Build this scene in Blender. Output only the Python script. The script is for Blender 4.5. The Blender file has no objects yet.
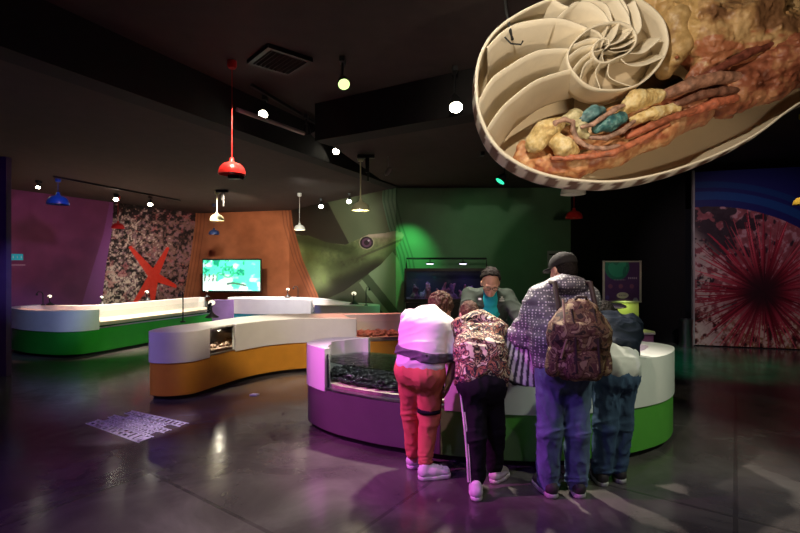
import bpy, bmesh, math, random
import numpy as np
from mathutils import Vector, Matrix
random.seed(7); rng = np.random.RandomState(7)
SC = bpy.context.scene
COL = SC.collection
F = 470.0; CH = 1.55
def W(px, py, d):                      # point seen at a pixel at a given distance
    return ((px-400)*d/F, d, CH-(py-266)*d/F)
def G(px, py, z=0.0):                  # ground (or height z) point under a pixel
    d = (CH-z)*F/(py-266); return ((px-400)*d/F, d)
# ---------------------------------------------------------------- noise
def _h(i, j, k, s):
    n = (i*73856093) ^ (j*19349663) ^ (k*83492791) ^ (s*2654435)
    n = (n ^ (n >> 13)) * 1274126177 & 0x7fffffff
    return ((n ^ (n >> 16)) & 0xffff)/65535.0
def vnoise(p, s=0):
    p = np.asarray(p, float); i = np.floor(p).astype(np.int64); f = p-i; f = f*f*(3-2*f)
    r = 0
    for a in (0, 1):
        for b in (0, 1):
            for c in (0, 1):
                w = (f[..., 0] if a else 1-f[..., 0])*(f[..., 1] if b else 1-f[..., 1])*(f[..., 2] if c else 1-f[..., 2])
                r = r+w*_h(i[..., 0]+a, i[..., 1]+b, i[..., 2]+c, s)
    return r
def fbm(p, s=0, o=4):
    r = 0; a = .5; p = np.asarray(p, float)
    for k in range(o):
        r = r+a*vnoise(p, s+k); p = p*2.03+17.3; a *= .5
    return r/(1-.5**o)
def fbm2(x, y, s=0, o=4):
    return fbm(np.stack([x, y, np.zeros_like(x)+s*3.7], -1), s, o)
# ---------------------------------------------------------------- materials
MATS = {}
def mat(name, col=(.5, .5, .5), rough=.5, metal=0, emit=None, es=0, var=.12, nscale=6, bump=0, bscale=40, trans=0, ior=1.45, coat=0, sheen=0, attr=False, spec=.5, alpha=1):
    if name in MATS: return MATS[name]
    m = bpy.data.materials.new(name); m.use_nodes = True; nt = m.node_tree; N = nt.nodes; L = nt.links
    b = N['Principled BSDF']
    b.inputs['Roughness'].default_value = rough; b.inputs['Metallic'].default_value = metal
    b.inputs['Transmission Weight'].default_value = trans; b.inputs['IOR'].default_value = ior
    b.inputs['Coat Weight'].default_value = coat; b.inputs['Sheen Weight'].default_value = sheen
    b.inputs['Specular IOR Level'].default_value = spec; b.inputs['Alpha'].default_value = alpha
    tc = N.new('ShaderNodeTexCoord')
    if attr:
        a = N.new('ShaderNodeAttribute'); a.attribute_name = 'Col'
        L.new(a.outputs['Color'], b.inputs['Base Color'])
        if es:
            L.new(a.outputs['Color'], b.inputs['Emission Color']); b.inputs['Emission Strength'].default_value = es
    else:
        nz = N.new('ShaderNodeTexNoise'); nz.inputs['Scale'].default_value = nscale; nz.inputs['Detail'].default_value = 5
        L.new(tc.outputs['Object'], nz.inputs['Vector'])
        r = N.new('ShaderNodeValToRGB'); L.new(nz.outputs['Fac'], r.inputs['Fac'])
        r.color_ramp.elements[0].position = .3; r.color_ramp.elements[1].position = .7
        r.color_ramp.elements[0].color = (*[c*(1-var) for c in col], 1); r.color_ramp.elements[1].color = (*[min(1, c*(1+var)) for c in col], 1)
        L.new(r.outputs['Color'], b.inputs['Base Color'])
        if emit:
            b.inputs['Emission Color'].default_value = (*emit, 1); b.inputs['Emission Strength'].default_value = es
    if bump:
        n2 = N.new('ShaderNodeTexNoise'); n2.inputs['Scale'].default_value = bscale; n2.inputs['Detail'].default_value = 4
        L.new(tc.outputs['Object'], n2.inputs['Vector'])
        bp = N.new('ShaderNodeBump'); bp.inputs['Strength'].default_value = bump; bp.inputs['Distance'].default_value = .02
        L.new(n2.outputs['Fac'], bp.inputs['Height']); L.new(bp.outputs['Normal'], b.inputs['Normal'])
    MATS[name] = m; return m
def clear_mat(name, tint, rough, bump=0, ior=1.4):
    m = bpy.data.materials.new(name); m.use_nodes = True; nt = m.node_tree; N = nt.nodes; L = nt.links; N.remove(N['Principled BSDF'])
    t = N.new('ShaderNodeBsdfTransparent'); t.inputs[0].default_value = (*tint, 1); g = N.new('ShaderNodeBsdfGlossy'); g.inputs['Roughness'].default_value = rough
    fr = N.new('ShaderNodeFresnel'); fr.inputs['IOR'].default_value = ior; mx = N.new('ShaderNodeMixShader'); L.new(fr.outputs[0], mx.inputs[0]); L.new(t.outputs[0], mx.inputs[1]); L.new(g.outputs[0], mx.inputs[2]); L.new(mx.outputs[0], N['Material Output'].inputs[0])
    if bump:
        n2 = N.new('ShaderNodeTexNoise'); n2.inputs['Scale'].default_value = 14; tc = N.new('ShaderNodeTexCoord'); L.new(tc.outputs['Object'], n2.inputs['Vector']); bp = N.new('ShaderNodeBump'); bp.inputs['Strength'].default_value = bump; bp.inputs['Distance'].default_value = .02
        L.new(n2.outputs['Fac'], bp.inputs['Height']); L.new(bp.outputs['Normal'], g.inputs['Normal']); L.new(bp.outputs['Normal'], fr.inputs['Normal'])
    return m
# ---------------------------------------------------------------- object helpers
def mesh_obj(name, me, m, parent=None, smooth=False, bevel=0):
    o = bpy.data.objects.new(name, me); COL.objects.link(o)
    for x in (m if isinstance(m, (list, tuple)) else [m]): me.materials.append(x)
    if smooth:
        me.polygons.foreach_set('use_smooth', [True]*len(me.polygons))
        if smooth != 'all': me.set_sharp_from_angle(angle=math.radians(40))
    if parent:
        o.parent = parent; wl = Vector((0, 0, 0)); p = parent
        while p: wl += Vector(p.location); p = p.parent
        o.location = -wl               # meshes are authored in world coordinates
    if bevel:
        b = o.modifiers.new('bevel', 'BEVEL'); b.width = bevel; b.segments = 2; b.limit_method = 'ANGLE'; b.angle_limit = math.radians(50)
    return o
class B:                               # bmesh collector in world coordinates
    def __init__(s): s.b = bmesh.new(); s.mi = 0
    def box(s, c, d, rz=0, M=None):
        R = M if M is not None else Matrix.Rotation(rz, 4, 'Z')
        r = bmesh.ops.create_cube(s.b, size=1, matrix=Matrix.Translation(c) @ R @ Matrix.Diagonal((*d, 1)))
        return s
    def beam(s, a, b_, w, h):
        a = Vector(a); b_ = Vector(b_); d = b_-a; q = d.to_track_quat('Y', 'Z').to_matrix().to_4x4()
        bmesh.ops.create_cube(s.b, size=1, matrix=Matrix.Translation((a+b_)/2) @ q @ Matrix.Diagonal((w, d.length, h, 1))); return s
    def cyl(s, a, b_, r0, r1=None, n=16, caps=True):
        r1 = r0 if r1 is None else r1
        a = Vector(a); b_ = Vector(b_); d = b_-a; q = d.to_track_quat('Z', 'Y').to_matrix().to_4x4()
        bmesh.ops.create_cone(s.b, cap_ends=caps, segments=n, radius1=r0, radius2=r1, depth=d.length, matrix=Matrix.Translation((a+b_)/2) @ q); return s
    def sph(s, c, r, M=None, u=16, v=10):
        r = r if isinstance(r, (tuple, list)) else (r, r, r)
        bmesh.ops.create_uvsphere(s.b, u_segments=u, v_segments=v, radius=1, matrix=Matrix.Translation(c) @ (M or Matrix.Identity(4)) @ Matrix.Diagonal((*r, 1))); return s
    def ico(s, c, r, rot, sub=1):
        bmesh.ops.create_icosphere(s.b, subdivisions=sub, radius=1, matrix=Matrix.Translation(c) @ Matrix.Rotation(rot, 4, (.3, .5, .8)) @ Matrix.Diagonal((*r, 1))); return s
    def lathe(s, c, prof, n=24, axis=None, caps=False):  # prof: (r,z)
        c = Vector(c); q = Vector(axis).to_track_quat('Z', 'Y').to_matrix() if axis is not None else Matrix.Identity(3)
        rows = []
        for r, z in prof:
            rows.append([s.b.verts.new(c+q @ Vector((r*math.cos(2*math.pi*i/n), r*math.sin(2*math.pi*i/n), z))) for i in range(n)])
        for a, b_ in zip(rows, rows[1:]):
            for i in range(n): s.b.faces.new((a[i], a[(i+1) % n], b_[(i+1) % n], b_[i]))
        if caps: s.b.faces.new(rows[0][::-1]); s.b.faces.new(rows[-1])
        return s
    def tube(s, pts, r, n=8):
        P = [Vector(p) for p in pts]; rs = r if isinstance(r, (list, tuple)) else [r]*len(P); rows = []
        up = Vector((0, 0, 1))
        for i, p in enumerate(P):
            t = (P[min(i+1, len(P)-1)]-P[max(i-1, 0)]).normalized()
            u = up if abs(t.dot(up)) < .95 else Vector((1, 0, 0))
            x = t.cross(u).normalized(); y = t.cross(x)
            rows.append([s.b.verts.new(p+(x*math.cos(2*math.pi*k/n)+y*math.sin(2*math.pi*k/n))*rs[i]) for k in range(n)])
        for a, b_ in zip(rows, rows[1:]):
            for k in range(n): s.b.faces.new((a[k], a[(k+1) % n], b_[(k+1) % n], b_[k]))
        s.b.faces.new(rows[0]); s.b.faces.new(rows[-1][::-1]); return s
    def prism(s, pts, z0, z1):
        a = [s.b.verts.new((x, y, z0)) for x, y in pts]; b_ = [s.b.verts.new((x, y, z1)) for x, y in pts]; n = len(pts)
        s.b.faces.new(a[::-1]); s.b.faces.new(b_)
        for i in range(n): s.b.faces.new((a[i], a[(i+1) % n], b_[(i+1) % n], b_[i]))
        return s
    def quad(s, *p):
        s.b.faces.new([s.b.verts.new(x) for x in p]); return s
    def out(s, name, m, parent=None, smooth=False, bevel=0):
        bmesh.ops.recalc_face_normals(s.b, faces=s.b.faces)
        me = bpy.data.meshes.new(name); s.b.to_mesh(me); s.b.free()
        return mesh_obj(name, me, m, parent, smooth, bevel)
def from_arrays(name, V, Fc, m, parent=None, cols=None, smooth='all'):
    me = bpy.data.meshes.new(name)
    V = np.asarray(V, np.float32); Fc = np.asarray(Fc, np.int32)
    me.vertices.add(len(V)); me.vertices.foreach_set('co', V.ravel())
    me.loops.add(Fc.size); me.loops.foreach_set('vertex_index', Fc.ravel())
    me.polygons.add(len(Fc)); me.polygons.foreach_set('loop_start', np.arange(0, Fc.size, Fc.shape[1], dtype=np.int32))
    me.update(calc_edges=True); me.validate()
    if cols is not None:
        ca = me.color_attributes.new('Col', 'FLOAT_COLOR', 'POINT')
        c4 = np.ones((len(V), 4), np.float32); c4[:, :3] = cols; ca.data.foreach_set('color', c4.ravel())
    return mesh_obj(name, me, m, parent, smooth)
def empty(name, loc, label, cat, group=None):
    o = bpy.data.objects.new(name, None); COL.objects.link(o); o.location = loc; o.empty_display_size = .1
    return tag(o, label, cat, group)
def tag(o, label, cat, group=None, kind=None):
    if label: o['label'] = label
    if cat: o['category'] = cat
    if group: o['group'] = group
    if kind: o['kind'] = kind
    return o
def struct(o): o['kind'] = 'structure'; return o
# ---------------------------------------------------------------- signed distance modelling
def nrm(v): v = np.asarray(v, float); return v/np.linalg.norm(v)
class S:
    def __init__(s): s.ops = []; s.lo = np.full(3, 1e9); s.hi = np.full(3, -1e9); s.nz = None
    def _b(s, *ps):
        for p, r in ps: s.lo = np.minimum(s.lo, np.array(p)-r); s.hi = np.maximum(s.hi, np.array(p)+r)
    def cap(s, a, b, ra, rb=None, k=.03):
        rb = ra if rb is None else rb; a = np.array(a, float); b = np.array(b, float); s._b((a, ra), (b, rb)); ab = b-a; L = max(ab @ ab, 1e-9)
        def f(p):
            t = np.clip((p-a) @ ab/L, 0, 1); q = p-a-t[:, None]*ab
            return np.sqrt((q*q).sum(1))-(ra+(rb-ra)*t)
        s.ops.append(('u', f, k)); return s
    def chain(s, pts, rs, k=.03):
        for i in range(len(pts)-1): s.cap(pts[i], pts[i+1], rs[i], rs[i+1], k)
        return s
    def _ell(s, c, r, M):
        c = np.array(c, float); r = np.array(r, float); M = np.eye(3) if M is None else np.array(M, float)   # rows = local axes
        def f(p):
            q = (p-c) @ M.T; k0 = np.sqrt(((q/r)**2).sum(1)); k1 = np.sqrt(((q/r**2)**2).sum(1))
            return k0*(k0-1)/np.maximum(k1, 1e-6)
        return f
    def ell(s, c, r, M=None, k=.03):
        s._b((c, max(r))); s.ops.append(('u', s._ell(c, r, M), k)); return s
    def sub_ell(s, c, r, M=None, k=.01): s.ops.append(('s', s._ell(c, r, M), k)); return s
    def cut(s, p, n):                  # keeps the side opposite to n
        p = np.array(p, float); n = nrm(n); s.ops.append(('i', lambda q: (q-p) @ n, 0)); return s
    def __call__(s, p):
        v = np.full(len(p), 1e3)
        for t, f, k in s.ops:
            d = f(p)
            if t == 'u':
                if k > 0:
                    h = np.maximum(k-np.abs(v-d), 0)/k; v = np.minimum(v, d)-h*h*k/4
                else: v = np.minimum(v, d)
            elif t == 's': v = np.maximum(v, -d)
            else: v = np.maximum(v, d)
        if s.nz is not None: v = v+s.nz(p)
        return v
    def mesh(s, h=.008, pad=.03):
        pad = pad if h < .1 else 9*h
        BL = 8
        lo = s.lo-pad; n = np.ceil((s.hi-s.lo+2*pad)/h/BL).astype(int)*BL+1
        nb = (n-1)//BL
        V = np.full(n, 1.0, np.float32)
        g = np.stack(np.meshgrid(*[np.arange(k) for k in nb], indexing='ij'), -1).reshape(-1, 3)
        cen = lo+(g*BL+BL/2)*h; vc = s(cen); rad = BL*h*.87*1.6+.012
        act = np.abs(vc) < rad
        for gi in g[(vc < 0) & ~act]: V[gi[0]*BL:gi[0]*BL+BL+1, gi[1]*BL:gi[1]*BL+BL+1, gi[2]*BL:gi[2]*BL+BL+1] = -1
        loc = np.stack(np.meshgrid(*[np.arange(BL+1)]*3, indexing='ij'), -1).reshape(-1, 3)
        A = g[act]
        for c0 in range(0, len(A), 400):
            a = A[c0:c0+400]; idx = (a[:, None]*BL+loc[None]).reshape(-1, 3)
            V[idx[:, 0], idx[:, 1], idx[:, 2]] = s(lo+idx*h)
        return snet(V, lo, h)
def snet(V, lo, h):
    n = np.array(V.shape); ins = V < 0
    cs = [(a, b, c) for a in (0, 1) for b in (0, 1) for c in (0, 1)]
    m = n-1
    def sl(A, c): return A[c[0]:c[0]+m[0], c[1]:c[1]+m[1], c[2]:c[2]+m[2]]
    cnt = sum(sl(ins, c).astype(np.int8) for c in cs)
    act = (cnt > 0) & (cnt < 8); ci = np.argwhere(act); vid = np.full(m, -1, np.int64); vid[act] = np.arange(len(ci))
    pos = np.zeros((len(ci), 3)); w = np.zeros(len(ci))
    for ax in range(3):
        for c in cs:
            if c[ax]: continue
            d = list(c); d[ax] = 1
            va = V[ci[:, 0]+c[0], ci[:, 1]+c[1], ci[:, 2]+c[2]]; vb = V[ci[:, 0]+d[0], ci[:, 1]+d[1], ci[:, 2]+d[2]]
            x = (va < 0) != (vb < 0); t = np.where(x, va/np.where(x, va-vb, 1), 0)
            p = np.repeat(np.array([c], float), len(ci), 0); p[:, ax] = t
            pos += p*x[:, None]; w += x
    P = lo+(ci+pos/w[:, None])*h
    Fs = []
    for ax in range(3):
        u, v = (ax+1) % 3, (ax+2) % 3
        A = np.take(ins, np.arange(n[ax]-1), ax); Bv = np.take(ins, np.arange(1, n[ax]), ax)
        e = np.argwhere(A != Bv); e = e[(e[:, u] > 0) & (e[:, v] > 0) & (e[:, u] < m[u]) & (e[:, v] < m[v])]
        q = []
        for du, dv in ((1, 1), (0, 1), (0, 0), (1, 0)):
            t = e.copy(); t[:, u] -= du; t[:, v] -= dv; q.append(vid[t[:, 0], t[:, 1], t[:, 2]])
        q = np.stack(q, 1); fl = ~A[e[:, 0], e[:, 1], e[:, 2]]
        q[fl] = q[fl][:, ::-1]; Fs.append(q)
    Fq = np.concatenate(Fs); Fq = Fq[(Fq >= 0).all(1)]
    return P, Fq
def sdf_obj(name, s, m, parent=None, h=.008, cols=None, xf=None):
    P, Q = s.mesh(h)
    c = cols(P) if cols else None
    if xf: P = xf(P)
    return from_arrays(name, P, Q, m, parent, c)
# ================================================================ camera and render look
cam = bpy.data.objects.new('camera', bpy.data.cameras.new('camera')); COL.objects.link(cam)
cam.location = (0, 0, CH); cam.rotation_euler = (math.pi/2, 0, 0); cam.data.sensor_width = 36; cam.data.lens = F/800*36
cam.data.clip_start = .05; SC.camera = cam
SC.view_settings.view_transform = 'Standard'; SC.view_settings.look = 'None'; SC.view_settings.gamma = 1; SC.view_settings.exposure = 0
SC.view_settings.use_curve_mapping = False
wd = bpy.data.worlds.new('world'); SC.world = wd; wd.use_nodes = True
wd.node_tree.nodes['Background'].inputs[0].default_value = (.5, .42, .55, 1); wd.node_tree.nodes['Background'].inputs[1].default_value = .004
SC.cycles.sample_clamp_indirect = 3; SC.cycles.use_denoising = True; SC.cycles.caustics_reflective = False; SC.cycles.caustics_refractive = False
# ================================================================ floor
fm = bpy.data.materials.new('polished_concrete'); fm.use_nodes = True; nt = fm.node_tree; N = nt.nodes; L = nt.links
b = N['Principled BSDF']; tc = N.new('ShaderNodeTexCoord')
def nodeN(sc, det, src='Object', rough=.6, dist=0):
    n = N.new('ShaderNodeTexNoise'); n.inputs['Scale'].default_value = sc; n.inputs['Detail'].default_value = det; n.inputs['Roughness'].default_value = rough; n.inputs['Distortion'].default_value = dist
    L.new(tc.outputs[src], n.inputs['Vector']); return n
def ramp(src, stops):
    r = N.new('ShaderNodeValToRGB'); L.new(src, r.inputs['Fac']); e = r.color_ramp.elements
    while len(e) < len(stops): e.new(.5)
    for k, (p, c) in enumerate(stops): e[k].position = p; e[k].color = (*c, 1) if len(c) == 3 else c
    return r
n1 = nodeN(1.3, 8, dist=.6); r1 = ramp(n1.outputs['Fac'], [(.3, (.045, .038, .038)), (.5, (.085, .075, .072)), (.72, (.15, .135, .13))])
br = N.new('ShaderNodeTexBrick'); br.offset = 0; br.inputs['Scale'].default_value = .28; br.inputs['Mortar Size'].default_value = .004
br.inputs['Color1'].default_value = (1, 1, 1, 1); br.inputs['Color2'].default_value = (.86, .86, .86, 1); br.inputs['Mortar'].default_value = (.62, .62, .62, 1); br.inputs['Brick Width'].default_value = .5; br.inputs['Row Height'].default_value = .5
mp = N.new('ShaderNodeMapping'); mp.inputs['Rotation'].default_value = (0, 0, .62); L.new(tc.outputs['Object'], mp.inputs['Vector']); L.new(mp.outputs['Vector'], br.inputs['Vector'])
mx = N.new('ShaderNodeMix'); mx.data_type = 'RGBA'; mx.blend_type = 'MULTIPLY'; mx.inputs['Factor'].default_value = 1
L.new(r1.outputs['Color'], mx.inputs['A']); L.new(br.outputs['Color'], mx.inputs['B']); L.new(mx.outputs['Result'], b.inputs['Base Color'])
n2 = nodeN(3.5, 7, dist=1.2); r2 = ramp(n2.outputs['Fac'], [(.3, (.11,)*3), (.7, (.25,)*3)]); L.new(r2.outputs['Color'], b.inputs['Roughness'])
n3 = nodeN(11, 5); bp = N.new('ShaderNodeBump'); bp.inputs['Strength'].default_value = .05; bp.inputs['Distance'].default_value = .02; L.new(n3.outputs['Fac'], bp.inputs['Height'])
L.new(bp.outputs['Normal'], b.inputs['Normal']); b.inputs['Specular IOR Level'].default_value = .6
struct(B().box((0, 6.5, -.05), (24, 20, .1)).out('floor', fm))
# ================================================================ ceiling
ceil = mat('dark_ceiling_paint', (.050, .034, .031), .9, var=.1); beamm = mat('black_beam_paint', (.010, .0085, .009), .85, var=.1)
LO = 3.1; HI = 3.56
struct(B().box((0, 6.5, HI+.05), (24, 20, .1)).out('ceiling', ceil))
lowl = [(-4.6, .1), (-.1, 9.6), (-.1, 15), (-11, 15), (-11, .1)]
struct(B().prism(lowl, LO, HI).out('ceiling', ceil))
struct(B().prism([(-.9, 6.05), (.85, 5.0), (3.45, 5.0), (3.45, 10), (-.1, 10), (-.1, 9.6)], LO+.02, HI).out('ceiling', ceil))
struct(B().prism([(-4.6, .1), (-4.35, .0), (.12, 9.5), (-.1, 9.6)], LO-.005, HI).out('ceiling_beam', beamm))
struct(B().prism([(-.9, 6.05), (.85, 5.0), (3.45, 5.0), (3.45, 4.75), (.75, 4.75), (-1.05, 5.8)], LO, HI).out('ceiling_beam', beamm))
# ================================================================ walls with printed murals (painted per vertex, in the print's own layout)
def sst(x, a, b_): t = np.clip((x-a)/(b_-a), 0, 1); return t*t*(3-2*t)
def mixc(c, d, t): return c*(1-t[:, None])+np.array(d)*t[:, None] if np.ndim(d) == 1 else c*(1-t[:, None])+d*t[:, None]
def poly_in(x, y, P):
    r = np.zeros(len(x), bool); n = len(P)
    for i in range(n):
        x0, y0 = P[i]; x1, y1 = P[(i+1) % n]
        if y0 == y1: continue
        c = ((y0 > y) != (y1 > y)) & (x < (x1-x0)*(y-y0)/(y1-y0)+x0); r ^= c
    return r
def seg_d(x, y, a, b_):
    a = np.array(a, float); d = np.array(b_, float)-a; t = np.clip(((x-a[0])*d[0]+(y-a[1])*d[1])/(d @ d), 0, 1)
    return np.hypot(x-a[0]-t*d[0], y-a[1]-t*d[1]), t
def curve_x(y, pts):
    p = sorted((b_, a) for a, b_ in pts); return np.interp(y, [q[0] for q in p], [q[1] for q in p])
def paint_back(x, y):
    n = len(x); c = np.tile(np.array([.24, .07, .19]), (n, 1))
    f1 = fbm2(x/18, y/18, 1); c *= (.75+.5*f1)[:, None]
    for k in range(7):                                          # faint darker blots; the upper two are pendant shadows painted in
        cx, cy, r = [(77, 243, 8), (62, 262, 12), (90, 246, 11), (40, 285, 12), (30, 290, 9), (70, 290, 10), (55, 275, 9)][k]
        c = mixc(c, (.15, .05, .15), .3*(1-sst(np.hypot((x-cx)/1.2, y-cy), r*.5, r)))
    s0 = curve_x(y, [(111, 195), (103, 235), (92, 270), (80, 310)]); s1 = curve_x(y, [(114, 195), (112, 230), (106, 265), (101, 310)])
    c = mixc(c, (.32, .10, .36), ((x > s0) & (x < s1))*.8)
    # coral rock photograph with a starfish
    rk = x > s1; a = fbm2(x/3.0, y/3.0, 5, 5); d = fbm2(x/1.3, y/1.3, 9, 3); e = fbm2(x/14, y/14, 12, 3); g = fbm2(x/7, y/7, 19, 2)
    rc = np.tile(np.array([.05, .032, .03]), (n, 1))
    rc = mixc(rc, (.30, .16, .14), sst(a+.4*(e-.5)+.3*(d-.5), .42, .60)); rc = mixc(rc, (.42, .22, .26), sst(fbm2(x/2.5, y/2.5, 77, 3), .5, .65)*.6); rc = mixc(rc, (.85, .68, .56), sst(a*.5+d*.6+.35*(e-.5)-.0034*(x-132), .57, .72))
    rc = mixc(rc, (.55, .14, .15), sst(g+.3*(d-.5), .60, .70)*.6); rc = mixc(rc, (.012, .01, .011), sst(1-a+.3*(.5-d)+.3*(1-sst(y, 204, 226)), .54, .68)*.9)
    P0 = (153.7, 275.5); red = np.zeros(n)
    for tip, w in (((130.5, 247), 3.3), ((167.5, 248), 3.1), ((175, 285.5), 3.3), ((152.5, 303), 3.5), ((134, 303), 3.2)):
        dd, t = seg_d(x, y, P0, tip); red = np.maximum(red, (dd < (w+1.7)*(1-.66*t)))
    rc = mixc(rc, (.95, .055, .03), red*(.86+.14*d)); c = np.where(rk[:, None], rc, c)
    # orange wall graphic
    e0 = curve_x(y, [(196, 205), (195, 225), (190, 260), (183, 300), (181, 320)]); e1 = curve_x(y, [(290, 200), (293, 225), (303, 260), (318, 295), (325, 320)])
    og = np.tile(np.array([.44, .155, .07]), (n, 1))*(.75+.45*fbm2(x/6, y/6, 30))[:, None]
    for o, w in ((2.2, .9), (5.5, .8), (9, .7)):
        og = mixc(og, (.10, .035, .03), np.clip(1-np.abs(x-e0-o)/w, 0, 1)*.55); og = mixc(og, (.10, .035, .03), np.clip(1-np.abs(e1-x-o)/w, 0, 1)*.7)
    c = np.where((x > e0)[:, None], og, c)
    # lizard photograph
    liz = x > e1; u = (x-290)*3.33; v = (y-180)*3.33
    lc = np.tile(np.array([.12, .145, .08]), (n, 1))*(.8+.4*fbm2(x/25, y/25, 33))[:, None]
    lc = mixc(lc, (.03, .022, .02), poly_in(u, v, [(0, 0), (120, 60), (150, 120), (200, 215), (100, 205), (0, 170)])*.85)
    lc = mixc(lc, (.02, .028, .012), sst(v-.15*u, 300, 420)*.9)
    leaf = poly_in(u, v, [(230, 340), (290, 285), (335, 230), (360, 260), (378, 330), (380, 450), (330, 460), (270, 400)])
    lc = mixc(lc, (.27, .37, .21), leaf*.95); dd, t = seg_d(u, v, (250, 320), (355, 450)); lc = mixc(lc, (.03, .05, .02), (dd < 14)*.8)
    body = poly_in(u, v, [(0, 185), (60, 183), (120, 205), (180, 216), (225, 196), (262, 180), (310, 176), (350, 168), (372, 172), (379, 180), (374, 196), (350, 228), (300, 282), (250, 318), (180, 368), (120, 395), (60, 420), (0, 300)])
    bc = np.tile(np.array([.17, .22, .09]), (n, 1)); sp = fbm2(u/9, v/9, 41, 3); s2 = fbm2(u/30, v/30, 47, 3)
    bc = mixc(bc, (.32, .25, .165), sst(290-v+.35*u, 150, 240)*.95); bc *= np.clip(.15+1.0*sp+.75*s2, .3, 1.6)[:, None]; bc = mixc(bc, (.22, .33, .10), (u < 120)*sst(.6-s2, 0, .2)*.5); ld, t = seg_d(u, v, (228, 276), (376, 204)); bc = mixc(bc, (.22, .30, .12), np.clip(1-ld/20, 0, 1)*.85); ld, t = seg_d(u, v, (90, 300), (235, 262)); bc = mixc(bc, (.04, .04, .02), np.clip(1.2-ld/30, 0, 1)*.75*(sp+.5)); nd, t = seg_d(u, v, (170, 350), (300, 300)); bc = mixc(bc, (.045, .035, .02), np.clip(1.4-nd/34, 0, 1)*.85)
    dd, t = seg_d(u, v, (240, 252), (374, 196)); bc = mixc(bc, (.07, .06, .04), (dd < 3.5)*.7)
    bc = mixc(bc, (.05, .06, .025), sst(v+.42*u+60*(sp-.5), 335, 440)*.75); bc = mixc(bc, (.46, .38, .30), sst(196-v+20*(sp-.5), 0, 14)*(u > 225)*.55)
    kd, t = seg_d(u, v, (120, 405), (285, 305)); bc = mixc(bc, (.022, .02, .012), np.clip(1.55-kd/38, 0, 1)*.93); kd, t = seg_d(u, v, (20, 190), (200, 232)); bc = mixc(bc, (.045, .065, .025), np.clip(1.3-kd/26, 0, 1)*.85); kd = np.hypot((u-95)/1.5, v-285); bc = mixc(bc, (.27, .37, .13), np.clip(1-kd/52, 0, 1)*.8*(sp+.35)); kd, t = seg_d(u, v, (262, 184), (376, 182)); bc = mixc(bc, (.50, .38, .30), np.clip(1.1-kd/9, 0, 1)*.6)
    er = np.hypot(u-255, (v-207)/.92); bc = mixc(bc, (.42, .38, .26), (er < 25)*.8); bc = mixc(bc, (.03, .02, .025), (er < 22)*1.); bc = mixc(bc, (.13, .06, .11), ((er < 16) & (er > 9))*1.); bc = mixc(bc, (.5, .45, .5), (np.hypot(u-262, v-200) < 3.2)*1.)
    c = np.where(liz[:, None], lc, c)
    # green wall with curved bands
    g0 = curve_x(y, [(386, 180), (385, 200), (391, 225), (401, 255), (407, 290), (408, 330)]) - 3
    gc = np.tile(np.array([.14, .30, .17]), (n, 1))*(.9+.2*fbm2(x/12, y/12, 50))[:, None]
    for o in (2, 6, 10, 14): gc = mixc(gc, (.03, .08, .045), np.clip(1-np.abs(x-g0-o)/1.2, 0, 1)*.7)
    c = np.where((x > g0)[:, None], gc, c); c = np.where((body & liz)[:, None], bc, c)
    return np.clip(c, 0, 1)
def paint_urchin(x, y):
    n = len(x); a = fbm2(x/5, y/5, 60, 5); d = fbm2(x/2, y/2, 63, 3); e = fbm2(x/22, y/22, 66, 3)
    c = np.tile(np.array([.36, .10, .12]), (n, 1))*(.45+1.1*a)[:, None]
    c = mixc(c, (.60, .36, .40), sst(a+.4*(d-.5)+.5*(e-.5), .52, .68)*.75)
    c = mixc(c, (.02, .015, .025), sst(fbm2(x/9, y/9, 70, 4)+.3*(a-.5)-.0045*np.hypot(x-708, (y-222)*.9), .30, .40)*.95)
    lw = sst(y+.35*(730-x)*(x < 760), 305, 330); c = mixc(c, (.34, .17, .06), lw*sst(a, .35, .6)); c = mixc(c, (.74, .58, .46), lw*sst(d*.5+a*.6, .56, .66)); c = mixc(c, (.05, .02, .015), lw*sst(1-a, .56, .68)); c = mixc(c, (.70, .55, .50), sst(a+d*.4, .60, .74)*sst(y-(x-690)*1.1, 215, 245)*(1-sst(x, 712, 740))*.8)
    cx, cy = 763, 291; r = np.hypot(x-cx, y-cy); th = np.arctan2(y-cy, x-cx)
    rs = np.random.RandomState(3)
    for k in range(230):
        t0 = rs.uniform(-math.pi, math.pi); L1 = rs.uniform(38, 84); w = rs.uniform(.6, 1.35); bend = rs.uniform(-.12, .12)
        dt = (th-t0-bend*r/60+math.pi) % (2*math.pi)-math.pi
        m = (np.abs(dt)*r < w*(1.25-r/L1)) & (r < L1)
        sh = rs.uniform(.3, 1.15); bright = np.clip(r/52, .12, 1.)
        c = np.where(m[:, None], np.array([.60, .04, .085])*sh*bright[:, None]+np.array([.20, .09, .09])*(bright[:, None]**3)*(sh > .9), c)
    c = mixc(c, (.035, .012, .02), (1-sst(r, 10, 30))*.75)
    ar = np.hypot((x-712)/1.25, y-330); blue = ar > 124
    bc = np.tile(np.array([.015, .018, .14]), (n, 1)); bc = mixc(bc, (.012, .07, .26), ((ar > 131) & (ar < 139))*.8); bc = mixc(bc, (.01, .05, .20), ((ar > 143) & (ar < 149))*.8)
    c = np.where(blue[:, None], bc, c); return np.clip(c, 0, 1)
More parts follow.
